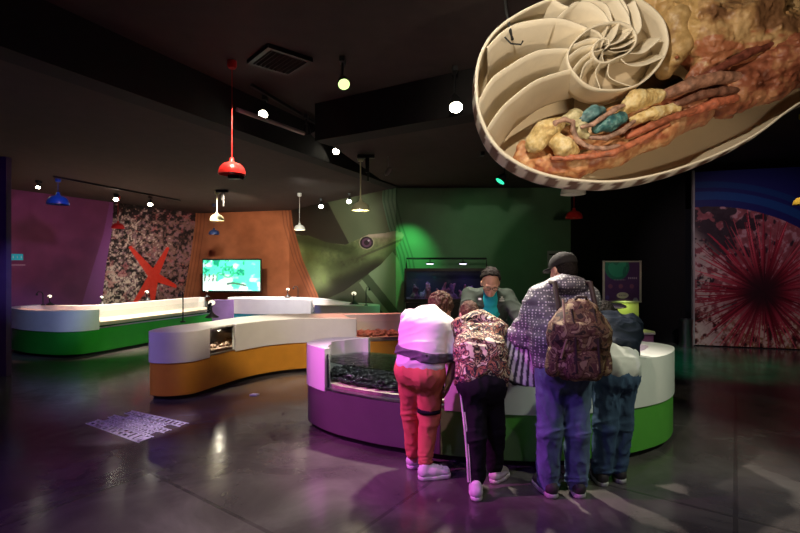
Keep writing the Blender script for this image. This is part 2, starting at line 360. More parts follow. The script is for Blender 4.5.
def wall_grid(name, a, b_, z0, z1, nu, nv, paint, m, parent=None, thick=.12):
    a = np.array(a, float); b_ = np.array(b_, float)
    U, Vv = np.meshgrid(np.linspace(0, 1, nu), np.linspace(0, 1, nv), indexing='ij')
    X = a[0]+(b_[0]-a[0])*U; Y = a[1]+(b_[1]-a[1])*U; Z = z0+(z1-z0)*Vv
    P = np.stack([X, Y, Z], -1).reshape(-1, 3); px = 400+P[:, 0]*F/P[:, 1]; py = 266-(P[:, 2]-CH)*F/P[:, 1]
    c = paint(px, py); i = np.arange(nu*nv).reshape(nu, nv)
    Q = np.stack([i[:-1, :-1], i[1:, :-1], i[1:, 1:], i[:-1, 1:]], -1).reshape(-1, 4)
    # give the wall its thickness behind the print
    t = nrm([-(b_[1]-a[1]), b_[0]-a[0]]); t = t if t[1] > 0 else -t; k = len(P)
    C4 = np.array([[a[0], a[1], z0], [b_[0], b_[1], z0], [b_[0], b_[1], z1], [a[0], a[1], z1]]); Bk = C4.copy(); Bk[:, :2] += t*thick
    P = np.concatenate([P, C4+[t[0]*.002, t[1]*.002, 0], Bk]); c = np.concatenate([c, np.full((8, 3), .03)])
    Q = np.concatenate([Q, [[k, k+4, k+5, k+1], [k+1, k+5, k+6, k+2], [k+2, k+6, k+7, k+3], [k+3, k+7, k+4, k], [k+4, k+7, k+6, k+5]]])
    return from_arrays(name, P, Q, m, parent, c, smooth=False)
mural = mat('printed_wall_vinyl', attr=True, rough=.45, spec=.3)
PA, PB, PC, PD, PE = (-8.3, 8.3), (-5.86, 13.7), (-3.05, 12.95), (-.08, 9.25), (3.36, 9.25)
struct(wall_grid('wall_left', PA, PB, 0, LO, 420, 260, paint_back, mural))
struct(wall_grid('wall_back', PB, PC, 0, LO, 200, 160, paint_back, mural))
struct(wall_grid('wall_back', PC, PD, 0, LO, 330, 330, paint_back, mural))
struct(wall_grid('wall_back', PD, PE, 0, LO, 300, 120, paint_back, mural))
blk = mat('black_wall_paint', (.006, .006, .006), .9, var=.1)
struct(B().box((4.55, 9.6, HI/2), (2.5, .1, HI)).out('wall_right', blk))
struct(B().box((3.42, 9.45, HI/2), (.1, .5, HI)).out('wall_right', blk))
struct(wall_grid('wall_right', (5.74, 9.2), (9.2, 8.2), .02, 3.4, 460, 420, paint_urchin, mural))
struct(B().box((5.72, 9.17, 1.72), (.035, .05, 3.4)).out('trim_1', mat('pale_metal_trim', (.42, .4, .4), .5)))
navy = mat('navy_wall_paint', (.08, .03, .12), .6)
struct(B().box((-6.57, 6.68, LO/2), (2.02, .09, LO)).out('wall_left', navy))
# skirting line under printed walls
def skirt(a, b_, n): struct(B().beam((*a, .05), (*b_, .05), .03, .1).out(n, blk))
skirt((PA[0]+.02, PA[1]-.03), (PB[0]+.02, PB[1]-.03), 'baseboard_left'); skirt((PD[0], PD[1]-.02), (PE[0], PE[1]-.02), 'baseboard_back')
# ================================================================ touch-tank counters
def loop(pts, n=240):
    P = np.array(pts, float); m = len(P); out = []
    for i in range(m):
        p0, p1, p2, p3 = P[i-1], P[i], P[(i+1) % m], P[(i+2) % m]
        for t in np.linspace(0, 1, 30, endpoint=False):
            out.append(.5*((2*p1)+(-p0+p2)*t+(2*p0-5*p1+4*p2-p3)*t*t+(-p0+3*p1-3*p2+p3)*t**3))
    Q = np.array(out); d = np.r_[0, np.cumsum(np.linalg.norm(np.roll(Q, -1, 0)-Q, axis=1))]; s = np.linspace(0, d[-1], n, endpoint=False)
    Q2 = np.vstack([Q, Q[:1]]); R = np.stack([np.interp(s, d, Q2[:, 0]), np.interp(s, d, Q2[:, 1])], 1)
    A = (R[:, 0]*np.roll(R[:, 1], -1)-np.roll(R[:, 0], -1)*R[:, 1]).sum()
    return R if A > 0 else R[::-1].copy()
def inset(R, t):
    T = np.roll(R, -2, 0)-np.roll(R, 2, 0); T /= np.linalg.norm(T, axis=1)[:, None]; return R+np.stack([-T[:, 1], T[:, 0]], 1)*t
def near(R, x, y): return int(np.argmin((R[:, 0]-x)**2+(R[:, 1]-y)**2))
def rng_i(i0, i1, n):
    r = [i0 % n]
    while r[-1] != i1 % n: r.append((r[-1]+1) % n)
    return r
def seg(name, R, i0, i1, z0, z1, th, m, parent, out=0, full=False, bevel=.006, tp=None):
    A = inset(R, -out); n = len(R); b = B(); ids = list(range(n)) if full else rng_i(i0, i1, n)
    if tp:                              # rim narrows to tp at both cut ends
        k = len(ids); w = np.zeros(n); s_ = np.linspace(0, 1, k); e = np.clip(np.minimum(s_, 1-s_)*k*.05/.45, 0, 1); w[ids] = tp+(th-tp)*(e*e*(3-2*e)); C = inset(R, w[:, None])
    else: C = inset(R, th)
    rows = [[b.b.verts.new((*A[i], z0)), b.b.verts.new((*A[i], z1)), b.b.verts.new((*C[i], z1)), b.b.verts.new((*C[i], z0))] for i in ids]
    pairs = list(zip(rows, rows[1:]))+([(rows[-1], rows[0])] if full else [])
    for p, q in pairs:
        for k in range(4): b.b.faces.new((p[k], p[(k+1) % 4], q[(k+1) % 4], q[k]))
    if not full: b.b.faces.new(rows[0][::-1]); b.b.faces.new(rows[-1])
    return b.out(name, m, parent, smooth=True, bevel=bevel)
white = mat('white_gloss_laminate', (.78, .77, .74), .32, var=.03); glass = clear_mat('clear_tank_glass', (.95, .98, .97), .02, 0, 1.25)
green = mat('green_laminate', (.02, .30, .025), .4, var=.06); orange = mat('amber_laminate', (.72, .32, .035), .4, var=.06); green2 = mat('bright_green_laminate', (.10, .38, .05), .4, var=.05); purple = mat('purple_lit_grey_laminate', (.11, .085, .10), .4, var=.06)  # left base panel is grey, with the purple light tinted into its colour
teal = mat('blue_green_laminate', (.03, .28, .36), .4, var=.06); dark = mat('black_plinth', (.012, .012, .013), .6)
peach = mat('peach_tank_lining', (.80, .60, .47), .5, var=.1, nscale=2)
steel = mat('brushed_steel', (.55, .55, .56), .28, metal=1, var=.05); sand = mat('tank_sand', (.50, .36, .28), .9, bump=.8, bscale=30, var=.3, nscale=9)
pebm = mat('dark_pebbles', (.014, .012, .014), .22, var=.7, nscale=5); pebr = mat('red_brown_pebbles', (.26, .11, .08), .5, var=.6, nscale=5)
water = clear_mat('tank_water', (.80, .88, .92), .03, .35, 1.33)
def counter(name, pts, label, group, zb, zt, bases, rims, glasses, bed, bedz, seam=()):
    R = loop(pts); c = R.mean(0); root = empty(name, (c[0], c[1], 0), label, 'counter', group)
    seg('plinth', R, 0, 0, 0, .05, .15, dark, root, out=-.04, full=True, bevel=0)
    for nm, a, b_, m in bases:
        if a is None: seg(nm, R, 0, 0, .05, zb, .1, m, root, full=True)
        else: seg(nm, R, near(R, *a), near(R, *b_), .05, zb, .1, m, root)
    for a, b_, th in rims: seg('rim', R, near(R, *a), near(R, *b_), zb-.02, zt, th, white, root, out=.012, tp=.05)
    for a, b_ in glasses:
        i0, i1 = near(R, *a), near(R, *b_); g = seg('glass_panel', R, i0, i1, zb, zt-.05, .015, glass, root, out=-.01, bevel=0)
        seg('sill_strip', R, i0, i1, zb, zb+.012, .06, steel, root, out=.006, bevel=0)
    I = inset(R, .06); B().prism([tuple(p) for p in I], bedz-.06, bedz).out('tank_bed', bed, root)
    for x, y in seam:
        i = near(R, x, y); T = R[(i+1) % len(R)]-R[i-1]; B().box((*R[i], (zb+.05)/2), (.008, .012, zb-.07), math.atan2(T[1], T[0])).out('seam', dark, root)
    return root, R
_ib = bmesh.new(); bmesh.ops.create_icosphere(_ib, subdivisions=2, radius=1); ICV = np.array([v.co[:] for v in _ib.verts]); ICF = np.array([[v.index for v in f.verts] for f in _ib.faces]); _ib.free()
def pebbles(R, root, m, z, n, cond, s=(.02, .05)):
    I = inset(R, .12); lo = I.min(0); hi = I.max(0); rs = np.random.RandomState(5); C_ = lo+(hi-lo)*rs.rand(n*12, 2)
    ok = poly_in(C_[:, 0], C_[:, 1], [tuple(q) for q in I]) & np.array([bool(cond(*q)) for q in C_]); C_ = C_[ok][:n]; k = len(C_)
    r = rs.uniform(*s, k); sc = np.stack([r, r*rs.uniform(.6, 1, k), r*rs.uniform(.5, .8, k)], 1); a = rs.rand(k)*6.28
    V = ICV[None]*sc[:, None]; X = V[..., 0]*np.cos(a)[:, None]-V[..., 1]*np.sin(a)[:, None]+C_[:, 0:1]; Y = V[..., 0]*np.sin(a)[:, None]+V[..., 1]*np.cos(a)[:, None]+C_[:, 1:2]; Z = V[..., 2]+(z+r*.3)[:, None]
    Fc = (ICF[None]+(np.arange(k)*len(ICV))[:, None, None]).reshape(-1, 3); o = from_arrays('pebbles', np.stack([X, Y, Z], -1).reshape(-1, 3), Fc, m, root); o['kind'] = 'stuff'; return o
# front counter, purple-lit grey and green
c1 = [(-.905, 4.62), (-.79, 4.415), (-.59, 4.21), (-.38, 4.07), (-.194, 3.96), (.066, 3.85), (.31, 3.745), (.736, 3.64), (1.10, 3.61), (1.565, 3.68), (1.92, 3.80), (2.25, 4.0), (2.48, 4.27),
      (2.56, 4.50), (2.40, 4.72), (2.05, 4.76), (1.5, 4.62), (1.0, 4.52), (.45, 4.6), (.0, 4.80), (-.34, 4.95), (-.61, 4.99), (-.82, 4.86)]
C1, R1 = counter('touch_tank_counter', c1, 'kidney shaped front counter, white over purple-lit grey and green, that the visitors lean on', 'curved touch-tank counters', .43, .80,
    [('base_panel', (.30, 4.66), (.33, 3.74), purple), ('base_panel', (.33, 3.74), (.30, 4.66), green2)],
    [((-.32, 4.94), (-.67, 4.28), .22), ((.34, 3.74), (.30, 4.66), .20)], [((-.67, 4.28), (.34, 3.74)), ((.30, 4.66), (-.32, 4.94))], sand, .47)
pebbles(R1, C1, pebm, .49, 1500, lambda x, y: x < .9, (.014, .036)); pebbles(R1, C1, pebm, .53, 500, lambda x, y: x < .6, (.012, .03))
B().prism([tuple(p) for p in inset(R1, .075)], .66, .665).out('water_surface', water, C1)
# orange counter
c2 = [(-2.97, 5.62), (-2.88, 5.46), (-2.67, 5.42), (-2.45, 5.53), (-2.33, 5.80), (-2.14, 6.25), (-1.88, 6.62), (-1.51, 6.87), (-1.1, 6.94), (-.65, 6.90), (-.2, 6.95), (.12, 7.1),
      (.22, 7.4), (.05, 7.68), (-.5, 7.66), (-1.2, 7.6), (-1.9, 7.5), (-2.35, 7.15), (-2.66, 6.45), (-2.93, 5.95)]
C2, R2 = counter('touch_tank_counter', c2, 'S-shaped middle counter, white over amber orange, with two glass tank windows', 'curved touch-tank counters', .45, .79,
    [('base_panel', None, None, orange)], [((-2.62, 6.5), (-2.35, 5.77), .16), ((-2.17, 6.2), (-.64, 6.90), .16), ((.05, 7.68), (-2.62, 6.5), .16)],
    [((-2.35, 5.77), (-2.17, 6.2)), ((-.64, 6.90), (.05, 7.68))], sand, .50, seam=[(-1.35, 6.91)])
i0, i1 = near(R2, -.95, 7.62), near(R2, -.75, 6.9)
B().prism([tuple(inset(R2, .02)[i]) for i in rng_i(i0, i1, len(R2))], .765, .792).out('counter_top', white, C2, bevel=.004)
pebbles(R2, C2, pebr, .51, 160, lambda x, y: x > -.75); pebbles(R2, C2, sand, .51, 60, lambda x, y: -2.6 < x < -1.9, (.02, .045))
# green counter by the purple wall
c3 = [(-7.25, 8.95), (-7.12, 8.6), (-6.6, 8.22), (-6.05, 8.0), (-5.62, 7.95), (-5.33, 8.2), (-5.0, 9.15), (-4.45, 10.75), (-4.42, 11.25), (-4.75, 11.5), (-5.1, 11.3), (-5.62, 9.9), (-5.98, 9.2), (-6.5, 9.15), (-7.0, 9.3)]
C3, R3 = counter('touch_tank_counter', c3, 'long left counter, white over green, running along the purple wall and starfish mural', 'curved touch-tank counters', .46, .80,
    [('base_panel', None, None, green)], [((-4.75, 11.5), (-5.29, 8.28), .14)], [((-5.29, 8.28), (-4.75, 11.5))], peach, .56)
# back counter under the screen
c4 = [(-4.15, 11.35), (-3.9, 11.1), (-3.3, 10.9), (-2.6, 10.8), (-2.05, 10.55), (-1.82, 9.8), (-1.68, 9.2), (-1.3, 8.98), (-.75, 8.96), (-.42, 9.08), (-.5, 9.4), (-.95, 9.75), (-1.35, 10.3), (-1.85, 11.1), (-2.6, 11.6), (-3.5, 11.75), (-4.05, 11.65)]
C4, R4 = counter('touch_tank_counter', c4, 'far back counter, white over blue-green, standing below the wall screen', 'curved touch-tank counters', .46, .80,
    [('base_panel', None, None, teal)], [((-4.15, 11.4), (-2.0, 10.4), .14), ((-1.68, 9.15), (-4.15, 11.45), .14)], [((-2.0, 10.4), (-1.68, 9.15))], peach, .56)
# ================================================================ lamps, tracks, pendants
black = mat('black_metal', (.015, .015, .016), .4, var=.1); chrome = mat('chrome', (.6, .6, .6), .15, metal=1, var=.02)
def bulb(name, col, e): return mat(name, (.9, .9, .9), .3, emit=col, es=e, var=0)
warmb = bulb('warm_lens', (1, .93, .72), 30); greenb = bulb('yellow_green_lens', (.62, 1, .30), 1.6); tealb = bulb('green_lens', (.0, .9, .42), 1.3)
def light(name, p, t, e, col=(1, 1, 1), size=45, blend=.5, r=.05):
    l = bpy.data.lights.new(name, 'SPOT'); l.energy = e; l.color = col; l.spot_size = math.radians(size); l.spot_blend = blend; l.shadow_soft_size = r
    o = bpy.data.objects.new(name, l); COL.objects.link(o); o.location = p; o.rotation_euler = (Vector(t)-Vector(p)).to_track_quat('-Z', 'Y').to_euler(); return o
def spot_fixture(lens, target, top, m, label, r=.05, body=black, length=.13, group='track spotlights'):
    p = Vector(lens); d = (Vector(target)-p).normalized(); t = empty('track_spotlight', (p.x, p.y, p.z), label, 'spotlight', group)
    q = p-d*length
    B().lathe(p, [(r*1.02, 0), (r*1.05, -.02), (r*.95, -length*.5), (r*.55, -length), (.004, -length-.01)], 20, axis=d).out('lamp_body', body, t, smooth=True)
    B().lathe(p, [(.001, -.008), (r*.93, -.008), (r*.97, -.003)], 20, axis=d).out('lens', m, t, smooth=True)
    j = Vector((q.x, q.y, q.z+.03)); b = B().tube([q+Vector((0, 0, -.01)), j, (j.x, j.y, top)], .011, 8); b.out('stem', black, t)
    B().box((j.x, j.y, top-.025), (.05, .11, .05)).out('adapter', black, t, bevel=.005)
    return t
def track(a, b_, z, label):
    o = B().beam((*a, z), (*b_, z), .035, .03).out('lighting_track', black); return tag(o, label, 'lighting track', 'ceiling lighting tracks')
T1 = 3.50
a = W(255, 93, 5.0); a2 = (-1.62, 5.0); b2 = (-.78, 7.2)
def on(px, py, d): return W(px, py, d)
track((-1.60, 5.05), (-.92, 7.05), T1, 'short black track with three spotlights beside the long pale rod')
spot_fixture(on(263, 114, 5.3), (-1.4, 2.5, .6), T1, warmb, 'lit spotlight nearest the vent, left end of the short ceiling track')
spot_fixture(on(307, 134, 6.1), (-1.2, 7.3, .6), T1, mat('unlit_lens', (.55, .52, .5), .3), 'unlit spotlight in the middle of the short ceiling track')
spot_fixture(on(336, 151, 6.95), (-.5, 3.5, .6), T1, warmb, 'lit spotlight at the far right end of the short ceiling track')
spot_fixture(on(344, 84, 4.4), (0.0, 2.6, 1.2), 3.54, greenb, 'yellow-green spotlight hanging alone from the high ceiling', r=.055)
KEYP = on(456, 107, 4.6)
spot_fixture(KEYP, (.55, 2.6, .3), 3.54, warmb, 'brightest white spotlight left of the hanging shell', r=.065, length=.17)
spot_fixture(on(483, 146, 6.4), (1.1, 5.0, .3), LO+.02, warmb, 'small dim cone spotlight half behind the shell edge', r=.055)
spot_fixture(on(500, 181, 7.2), (.5, 7.0, 1.4), LO+.02, tealb, 'green glowing spotlight below the left edge of the shell', r=.075)
track((-5.9, 8.0), (-5.1, 10.9), LO-.02, 'long thin black track in front of the purple wall')
spot_fixture(on(116, 199, 9.8), (-5.0, 8.3, .6), LO-.02, warmb, 'small lit spotlight at top left of the starfish mural')
spot_fixture(on(150, 204, 10.2), (-4.7, 8.6, .6), LO-.02, warmb, 'small lit spotlight above the middle of the starfish mural')
spot_fixture(on(38, 187, 8.4), (-5.8, 7.0, .6), LO-.005, warmb, 'tiny lit spotlight at the top of the purple wall', r=.035, length=.09)
spot_fixture(on(321, 206, 10.6), (-1.5, 8.4, .7), LO-.005, warmb, 'small lit spotlight above the dark back of the lizard')
spot_fixture(on(349, 201, 9.8), (-.9, 7.4, .7), LO-.005, warmb, 'small lit spotlight above the eye of the lizard')
o = B().cyl(W(237, 109, 4.72), W(304, 133, 5.5), .022, n=12).out('pale_tube', mat('pale_tube_plastic', (.45, .36, .33), .4)); o.name = 'tube_lamp'; tag(o, 'long pale unlit tube hanging slanted under the ceiling track', 'tube lamp')
b = B(); p = Vector(W(318, 136, 6.4)); b.lathe(p, [(.001, .06), (.09, .05), (.095, .03), (.05, -.02), (.03, -.03), (.001, -.03)], 4); o = b.out('ceiling_sensor', mat('grey_plastic', (.35, .32, .3), .5), smooth=True); tag(o, 'small pale wedge shaped device beside the ceiling track', 'sensor')
B_ = B().tube([(p.x, p.y, p.z+.05), (p.x, p.y, HI)], .008, 6).out('sensor_stem', black, o)
o = B().sph(W(388, 171, 6.6), (.035, .03, .07), Matrix.Rotation(.6, 4, 'Y')).tube([W(388, 171, 6.6), (W(388, 171, 6.6)[0], 6.6, LO)], .006, 6).out('hanging_sensor', mat('grey_plastic'), smooth=True); tag(o, 'tiny beige oval object on the dark ceiling above the lizard snout', 'sensor')
# ceiling vent
t = empty('ceiling_vent', (-1.2, 4.6, HI), 'square dark slatted air vent in the high ceiling', 'vent')
v0 = [(-1.50, 4.58), (-1.12, 4.15), (-.83, 4.52), (-1.2, 4.95)]; vm = mat('dark_vent_metal', (.016, .013, .013), .6)
cx, cy = -1.165, 4.55; rz = -.85
for k in range(9):
    off = -.18+.045*k; B().box((cx-math.sin(rz)*off, cy+math.cos(rz)*off, HI-.03), (.38, .012, .035), M=Matrix.Rotation(rz, 4, 'Z') @ Matrix.Rotation(.5, 4, 'X')).out('slat', vm, t)
b = B()
for sx, sy, w, h in ((0, .21, .46, .04), (0, -.21, .46, .04), (.21, 0, .04, .40), (-.21, 0, .04, .40)):
    b.box((cx+math.cos(rz)*sx-math.sin(rz)*sy, cy+math.sin(rz)*sx+math.cos(rz)*sy, HI-.02), (w, h, .04), rz)
b.out('frame', vm, t)
def pendant(px, py, d, r, top, mcol, label, cable=.0035, cup=True, emit=None):
    x, y, z = W(px, py, d); t = empty('pendant_lamp', (x, y, z), label, 'pendant lamp', 'dome pendant lamps')
    B().lathe((x, y, z), [(r, 0), (r*.98, r*.22), (r*.86, r*.55), (r*.6, r*.8), (r*.25, r*.93), (r*.17, r*1.05), (r*.15, r*1.25), (.004, r*1.28), (.004, r*1.2), (r*.22, r*.86), (r*.58, r*.74), (r*.83, r*.5), (r*.95, r*.2), (r*.97, 0), (r, 0)], 28).out('lamp_shade', mcol, t, smooth=True)
    B().tube([(x, y, z+r*1.2), (x, y, top-.02)], cable, 8).out('cable', mcol, t)
    if cup: B().lathe((x, y, top), [(.001, 0), (.045, 0), (.045, -.05), (.035, -.07), (.001, -.07)], 18).out('ceiling_cup', mcol, t, smooth=True)
    B().sph((x, y, z+r*.35), r*.28).out('bulb', emit or mat('pale_glass_bulb', (.7, .7, .65), .3), t, smooth=True)
    return t, (x, y, z)
glow = bulb('glowing_bulb', (1, .9, .6), 60)
redp = mat('red_enamel', (.75, .03, .03), .3, var=.04); crm = mat('cream_enamel', (.78, .72, .45), .3, var=.04); whp = mat('white_enamel', (.8, .78, .72), .3, var=.04)
blu = mat('blue_enamel', (.005, .05, .32), .3, var=.04); dblu = mat('dark_blue_enamel', (.02, .035, .10), .3, var=.04); yel = mat('yellow_enamel', (.75, .55, .05), .3, var=.04)
t, pr = pendant(232, 174, 4.6, .13, HI, redp, 'large red dome pendant lamp on a long red cable')
b = B().box((pr[0]+.02, pr[1], pr[2]-.025), (.11, .05, .04)).cyl((pr[0]+.08, pr[1], pr[2]-.02), (pr[0]+.12, pr[1], pr[2]-.04), .02); b.out('camera_unit', black, t, bevel=.004)
pendant(217, 220, 9.6, .14, LO-.005, crm, 'small cream dome pendant lamp over the wall screen', .009, emit=glow)
pendant(214, 234, 11.6, .13, LO-.005, dblu, 'small dark blue pendant lamp just above the wall screen')
pendant(299.5, 229.5, 9.9, .12, LO-.005, whp, 'small white dome pendant lamp where the orange wall meets the lizard', emit=glow)
pendant(360.5, 210, 6.6, .13, LO-.005, crm, 'cream dome pendant lamp on a pale rod over the lizard mural', .010, emit=glow)
pendant(58, 204, 8.2, .17, 3.1-.005, blu, 'blue dome pendant lamp in front of the purple wall')
pendant(118, 228, 10.3, .13, LO-.005, redp, 'small red pendant lamp in front of the starfish mural')
pendant(573, 194, 5.4, .14, LO+.02, whp, 'white dome pendant lamp just below the striped shell rim')
pendant(574, 218, 7.9, .14, LO+.02, redp, 'dim red dome pendant lamp in front of the black wall')
pendant(803, 204, 6.2, .11, HI, yel, 'yellow pendant lamp at the right edge before the urchin mural')
# black hanging light brackets next to the small pendants
for x, y, d, lb in ((222, 195, 9.5, 'black hanging light bracket beside the small cream pendant'), (366, 165, 6.5, 'black hanging light bracket at the top of the pale rod')):
    p = Vector(W(x, y, d)); b = B().tube([(p.x, p.y, LO), p], .012).box((p.x+.02, p.y, p.z), (.05, .05, .2)).box((p.x+.03, p.y, p.z-.16), (.03, .03, .12)).box((p.x, p.y, LO-.03), (.24, .06, .05)); tag(b.out('light_bracket', black, bevel=.004), lb, 'light bracket')
# ================================================================ lights of those fixtures, unseen room spots and added fills
# warm key from the bright spotlight behind the counter
def lamp_of(lens, target, e, col, size, blend=.6, r=.05):
    p = Vector(lens); d = (Vector(target)-p).normalized(); light('key_spot', p+d*.02, target, e, col, size, blend, r)
lamp_of(KEYP, (.65, 3.35, .3), 650, (1, .90, .76), 84, .6, .05)
lamp_of(on(344, 84, 4.4), (.25, 3.9, .6), 60, (.8, 1, .5), 60)
light('key_spot', (1.5, 5.3, 3.05), (1.1, 3.6, .3), 110, (1, .92, .78), 70, .6, .05)
light('magenta_spot', (-2.9, 2.7, 3.1), (-.2, 3.8, .7), 720, (1, .14, .85), 36, .6, .05)
light('over_spot', (.45, 2.2, 3.5), (.58, 3.4, 1.0), 75, (1, .93, .85), 24, .6, .05)
light('rim_top_spot', (-1.0, 3.6, 3.45), (-.6, 4.7, .8), 150, (1, .85, .95), 22, .6, .05)
light('lettering_spot', (-2.9, 3.0, 3.4), (-2.6, 4.6, 0), 480, (.85, .7, 1), 17, .4, .03)
light('blue_spot', (-2.3, 7.6, 2.7), (-1.68, 9.15, .64), 60, (.03, .08, 1), 9, .5, .03)
light('window_lamp', (-2.17, 6.3, .755), (-2.2, 6.15, .5), 5, (1, .85, .68), 150, .8, .02)
light('window_lamp', (-2.35, 6.1, .755), (-2.3, 6.0, .5), 5, (1, .85, .68), 150, .8, .02)
light('bin_fill_spot', (4.6, 7.0, 3.3), (5.45, 8.8, .3), 70, (.8, 1, .9), 18, .6, .05)  # added without a fixture, gives the steel bin something to reflect
light('purple_spot', (-1.1, .6, 3.4), (.75, 3.1, .3), 85, (.34, .10, 1), 42, .7, .05)
light('purple_spot', (-5.2, 3.2, 2.9), (-2.9, 5.6, .6), 230, (.45, .3, 1), 42, .7, .06)
light('blue_spot', (-2.9, 4.4, 2.9), (-6.5, 8.3, .6), 330, (.36, .46, 1), 22, .7, .06)
light('amber_spot', (-1.5, 4.2, 3.3), (-1.75, 6.7, .35), 420, (1, .82, .58), 50, .7, .06)
light('warm_tank_spot', (-2.3, 6.6, 2.9), (-2.1, 6.6, .6), 260, (1, .88, .68), 40, .6, .04)
light('pink_tank_spot', (-.6, 7.6, 2.9), (-.5, 7.3, .5), 260, (1, .30, .22), 50, .6, .04)
light('warm_tank_spot', (-6.1, 8.9, 2.9), (-6.2, 8.6, .6), 260, (1, .45, .30), 38, .6, .04)
for p_ in ((-5.1, 9.4, 3.0), (-4.75, 10.8, 3.0), (-5.35, 8.9, 3.0)): light('warm_tank_spot', p_, (p_[0]-.15, p_[1]+.2, .6), 520, (1, .84, .70), 56, .6, .04)
for p_ in ((-3.5, 11.1, 3.0), (-2.6, 10.9, 3.0)): light('warm_tank_spot', p_, (p_[0], p_[1]+.2, .6), 460, (1, .86, .80), 64, .6, .04)
light('green_spot', (-2.4, 6.9, 2.9), (-5.0, 9.3, .4), 190, (.75, 1, .55), 50, .7, .05)
light('blue_spot', (-3.2, 9.2, 2.9), (-2.3, 10.7, .6), 25, (.1, .3, 1), 40, .7, .05)
light('green_wall_spot', (.30, 8.5, 2.7), (.08, 9.25, 1.5), 85, (.18, 1, .28), 74, 1, .05)
light('cool_spot', (-2.7, 8.3, 2.95), (-2.9, 10.9, .6), 420, (1, .85, .95), 50, .7, .05)
light('pendant_fill_spot', (-.5, 4.6, 2.6), (-.56, 6.6, 2.4), 22, (1, .95, .75), 16, .5, .03)  # added from the front to brighten the cream shade, no fixture
light('pillar_spot', (-5.0, 3.0, 2.8), (-6.0, 6.7, 1.4), 22, (.35, .15, 1), 70, .8, .05)
light('pillar_spot', (-4.0, 1.6, 2.2), (-4.4, 4.2, 3.4), 14, (.4, .15, 1), 90, .8, .05)
light('green_wall_spot', (1.4, 7.4, 2.95), (1.6, 9.25, 1.8), 7, (.1, 1, .35), 80, .9, .05)
light('mural_spot', (-3.6, 8.9, 2.95), (-5.6, 11.9, 1.6), 270, (1, .93, .85), 58, .8, .05)
light('orange_wall_spot', (-3.4, 9.2, 2.95), (-4.3, 13.2, 1.7), 350, (1, .82, .62), 62, .8, .05)
light('lizard_spot', (-1.9, 7.6, 2.95), (-1.35, 11, 1.75), 240, (1, .98, .84), 70, .8, .05)
light('purple_wall_spot', (-4.9, 7.2, 2.95), (-7.4, 9.8, 1.6), 62, (1, .45, .8), 66, .8, .05)
light('urchin_spot', (4.4, 5.6, 3.3), (6.8, 9, 1.4), 130, (1, .75, .85), 62, .8, .05)
light('green_floor_spot', (4.7, 7.2, 3.4), (4.9, 7.6, 0), 190, (.03, 1, .45), 55, .8, .05)
light('shell_spot', (.15, 1.5, 3.35), (1.35, 3.2, 2.75), 165, (1, .87, .68), 80, .6, .03)
light('shell_spot', (1.6, 1.35, 1.8), (1.6, 3.3, 2.6), 62, (1, .80, .56), 74, .6, .03)  # low unseen spot added to bring up the stripes under the rim
light('counter_green_spot', (3.6, 2.0, 3.4), (2.1, 3.8, .35), 220, (.86, 1, .74), 46, .7, .05)
light('fill_spot', (-2.6, 1.2, 3.4), (-.8, 3.2, 0), 210, (.62, .20, 1), 80, .8, .06)
light('fill_spot', (-4.2, 5.2, 2.9), (-4.4, 6.2, 0), 16, (.8, .9, .6), 80, .8, .06)
light('fill_spot', (1.7, .6, 3.4), (.9, 3.2, .7), 55, (1, .84, .66), 60, .8, .06)  # added warm fill on the visitors' backs, no fixture
# ================================================================ hanging nautilus model (cut shell, seen from inside)
SD = 3.2; ss = SD/F
def N3(px, py, dep=0.0): return np.array([(px-400)*ss, SD+dep*ss, CH-(py-266)*ss])
def catm(P, n, closed=False):
    P = np.array(P, float); m = len(P); out = []
    for i in range(m if closed else m-1):
        g = (lambda k: P[k % m]) if closed else (lambda k: P[min(max(k, 0), m-1)])
        p0, p1, p2, p3 = g(i-1), g(i), g(i+1), g(i+2)
        for t in np.linspace(0, 1, n, endpoint=False): out.append(.5*((2*p1)+(-p0+p2)*t+(2*p0-5*p1+4*p2-p3)*t*t+(-p0+3*p1-3*p2+p3)*t**3))
    if not closed: out.append(P[-1])
    return np.array(out)
outl = [(475, 85), (479, 55), (494, 30), (520, 11), (552, -3), (600, -16), (660, -24), (740, -27), (820, -22), (870, -5), (885, 35), (860, 72), (800, 103), (760, 132), (720, 153), (670, 171), (620, 181), (575, 180), (540, 173), (512, 160), (492, 142), (479, 115)]
O = catm(outl, 12, True); Cc = np.array([660., 72.]); ang = np.arctan2(-(O[:, 1]-Cc[1]), (O[:, 0]-Cc[0]))
arc = np.r_[0, np.cumsum(np.linalg.norm(np.diff(O, axis=0), axis=1))]
DP = 78.
def sprof(t): return (1-t**2.8)**(1/2.8)+.05*t*(1-t)
crmm = mat('cream_shell_paint', (.76, .68, .54), .5, var=.06, bump=.08)
shell = empty('nautilus_shell_model', tuple(N3(640, 80)), 'giant cut-open nautilus shell model hanging from the ceiling at top right', 'shell model')
ts = np.r_[np.linspace(0, .5, 14), np.linspace(.56, .985, 14)]; nO = len(O)
dn = lambda t: np.array([4., 26.])*t*(1-t)*(1-.4*t)
rows_o = [[N3(*(Cc+dn(t)+(p-Cc)*sprof(t)), t*DP) for p in O] for t in ts]; rows_i = [[N3(*(Cc+dn(t)+(p-Cc)*(sprof(t)*.983)), t*DP*.97-.0) for p in O] for t in ts]
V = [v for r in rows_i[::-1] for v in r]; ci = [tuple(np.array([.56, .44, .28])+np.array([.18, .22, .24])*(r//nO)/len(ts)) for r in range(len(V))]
V += [v for r in rows_o for v in r]
for k, t in enumerate(ts):
    for j in range(nO):
        st = (math.sin(arc[j]/3.55+.9*math.sin(k*.35)) > -.05) and t > .035; ci.append((.17, .085, .055) if st else (.88, .82, .70))
Q = []
R_ = 2*len(ts)
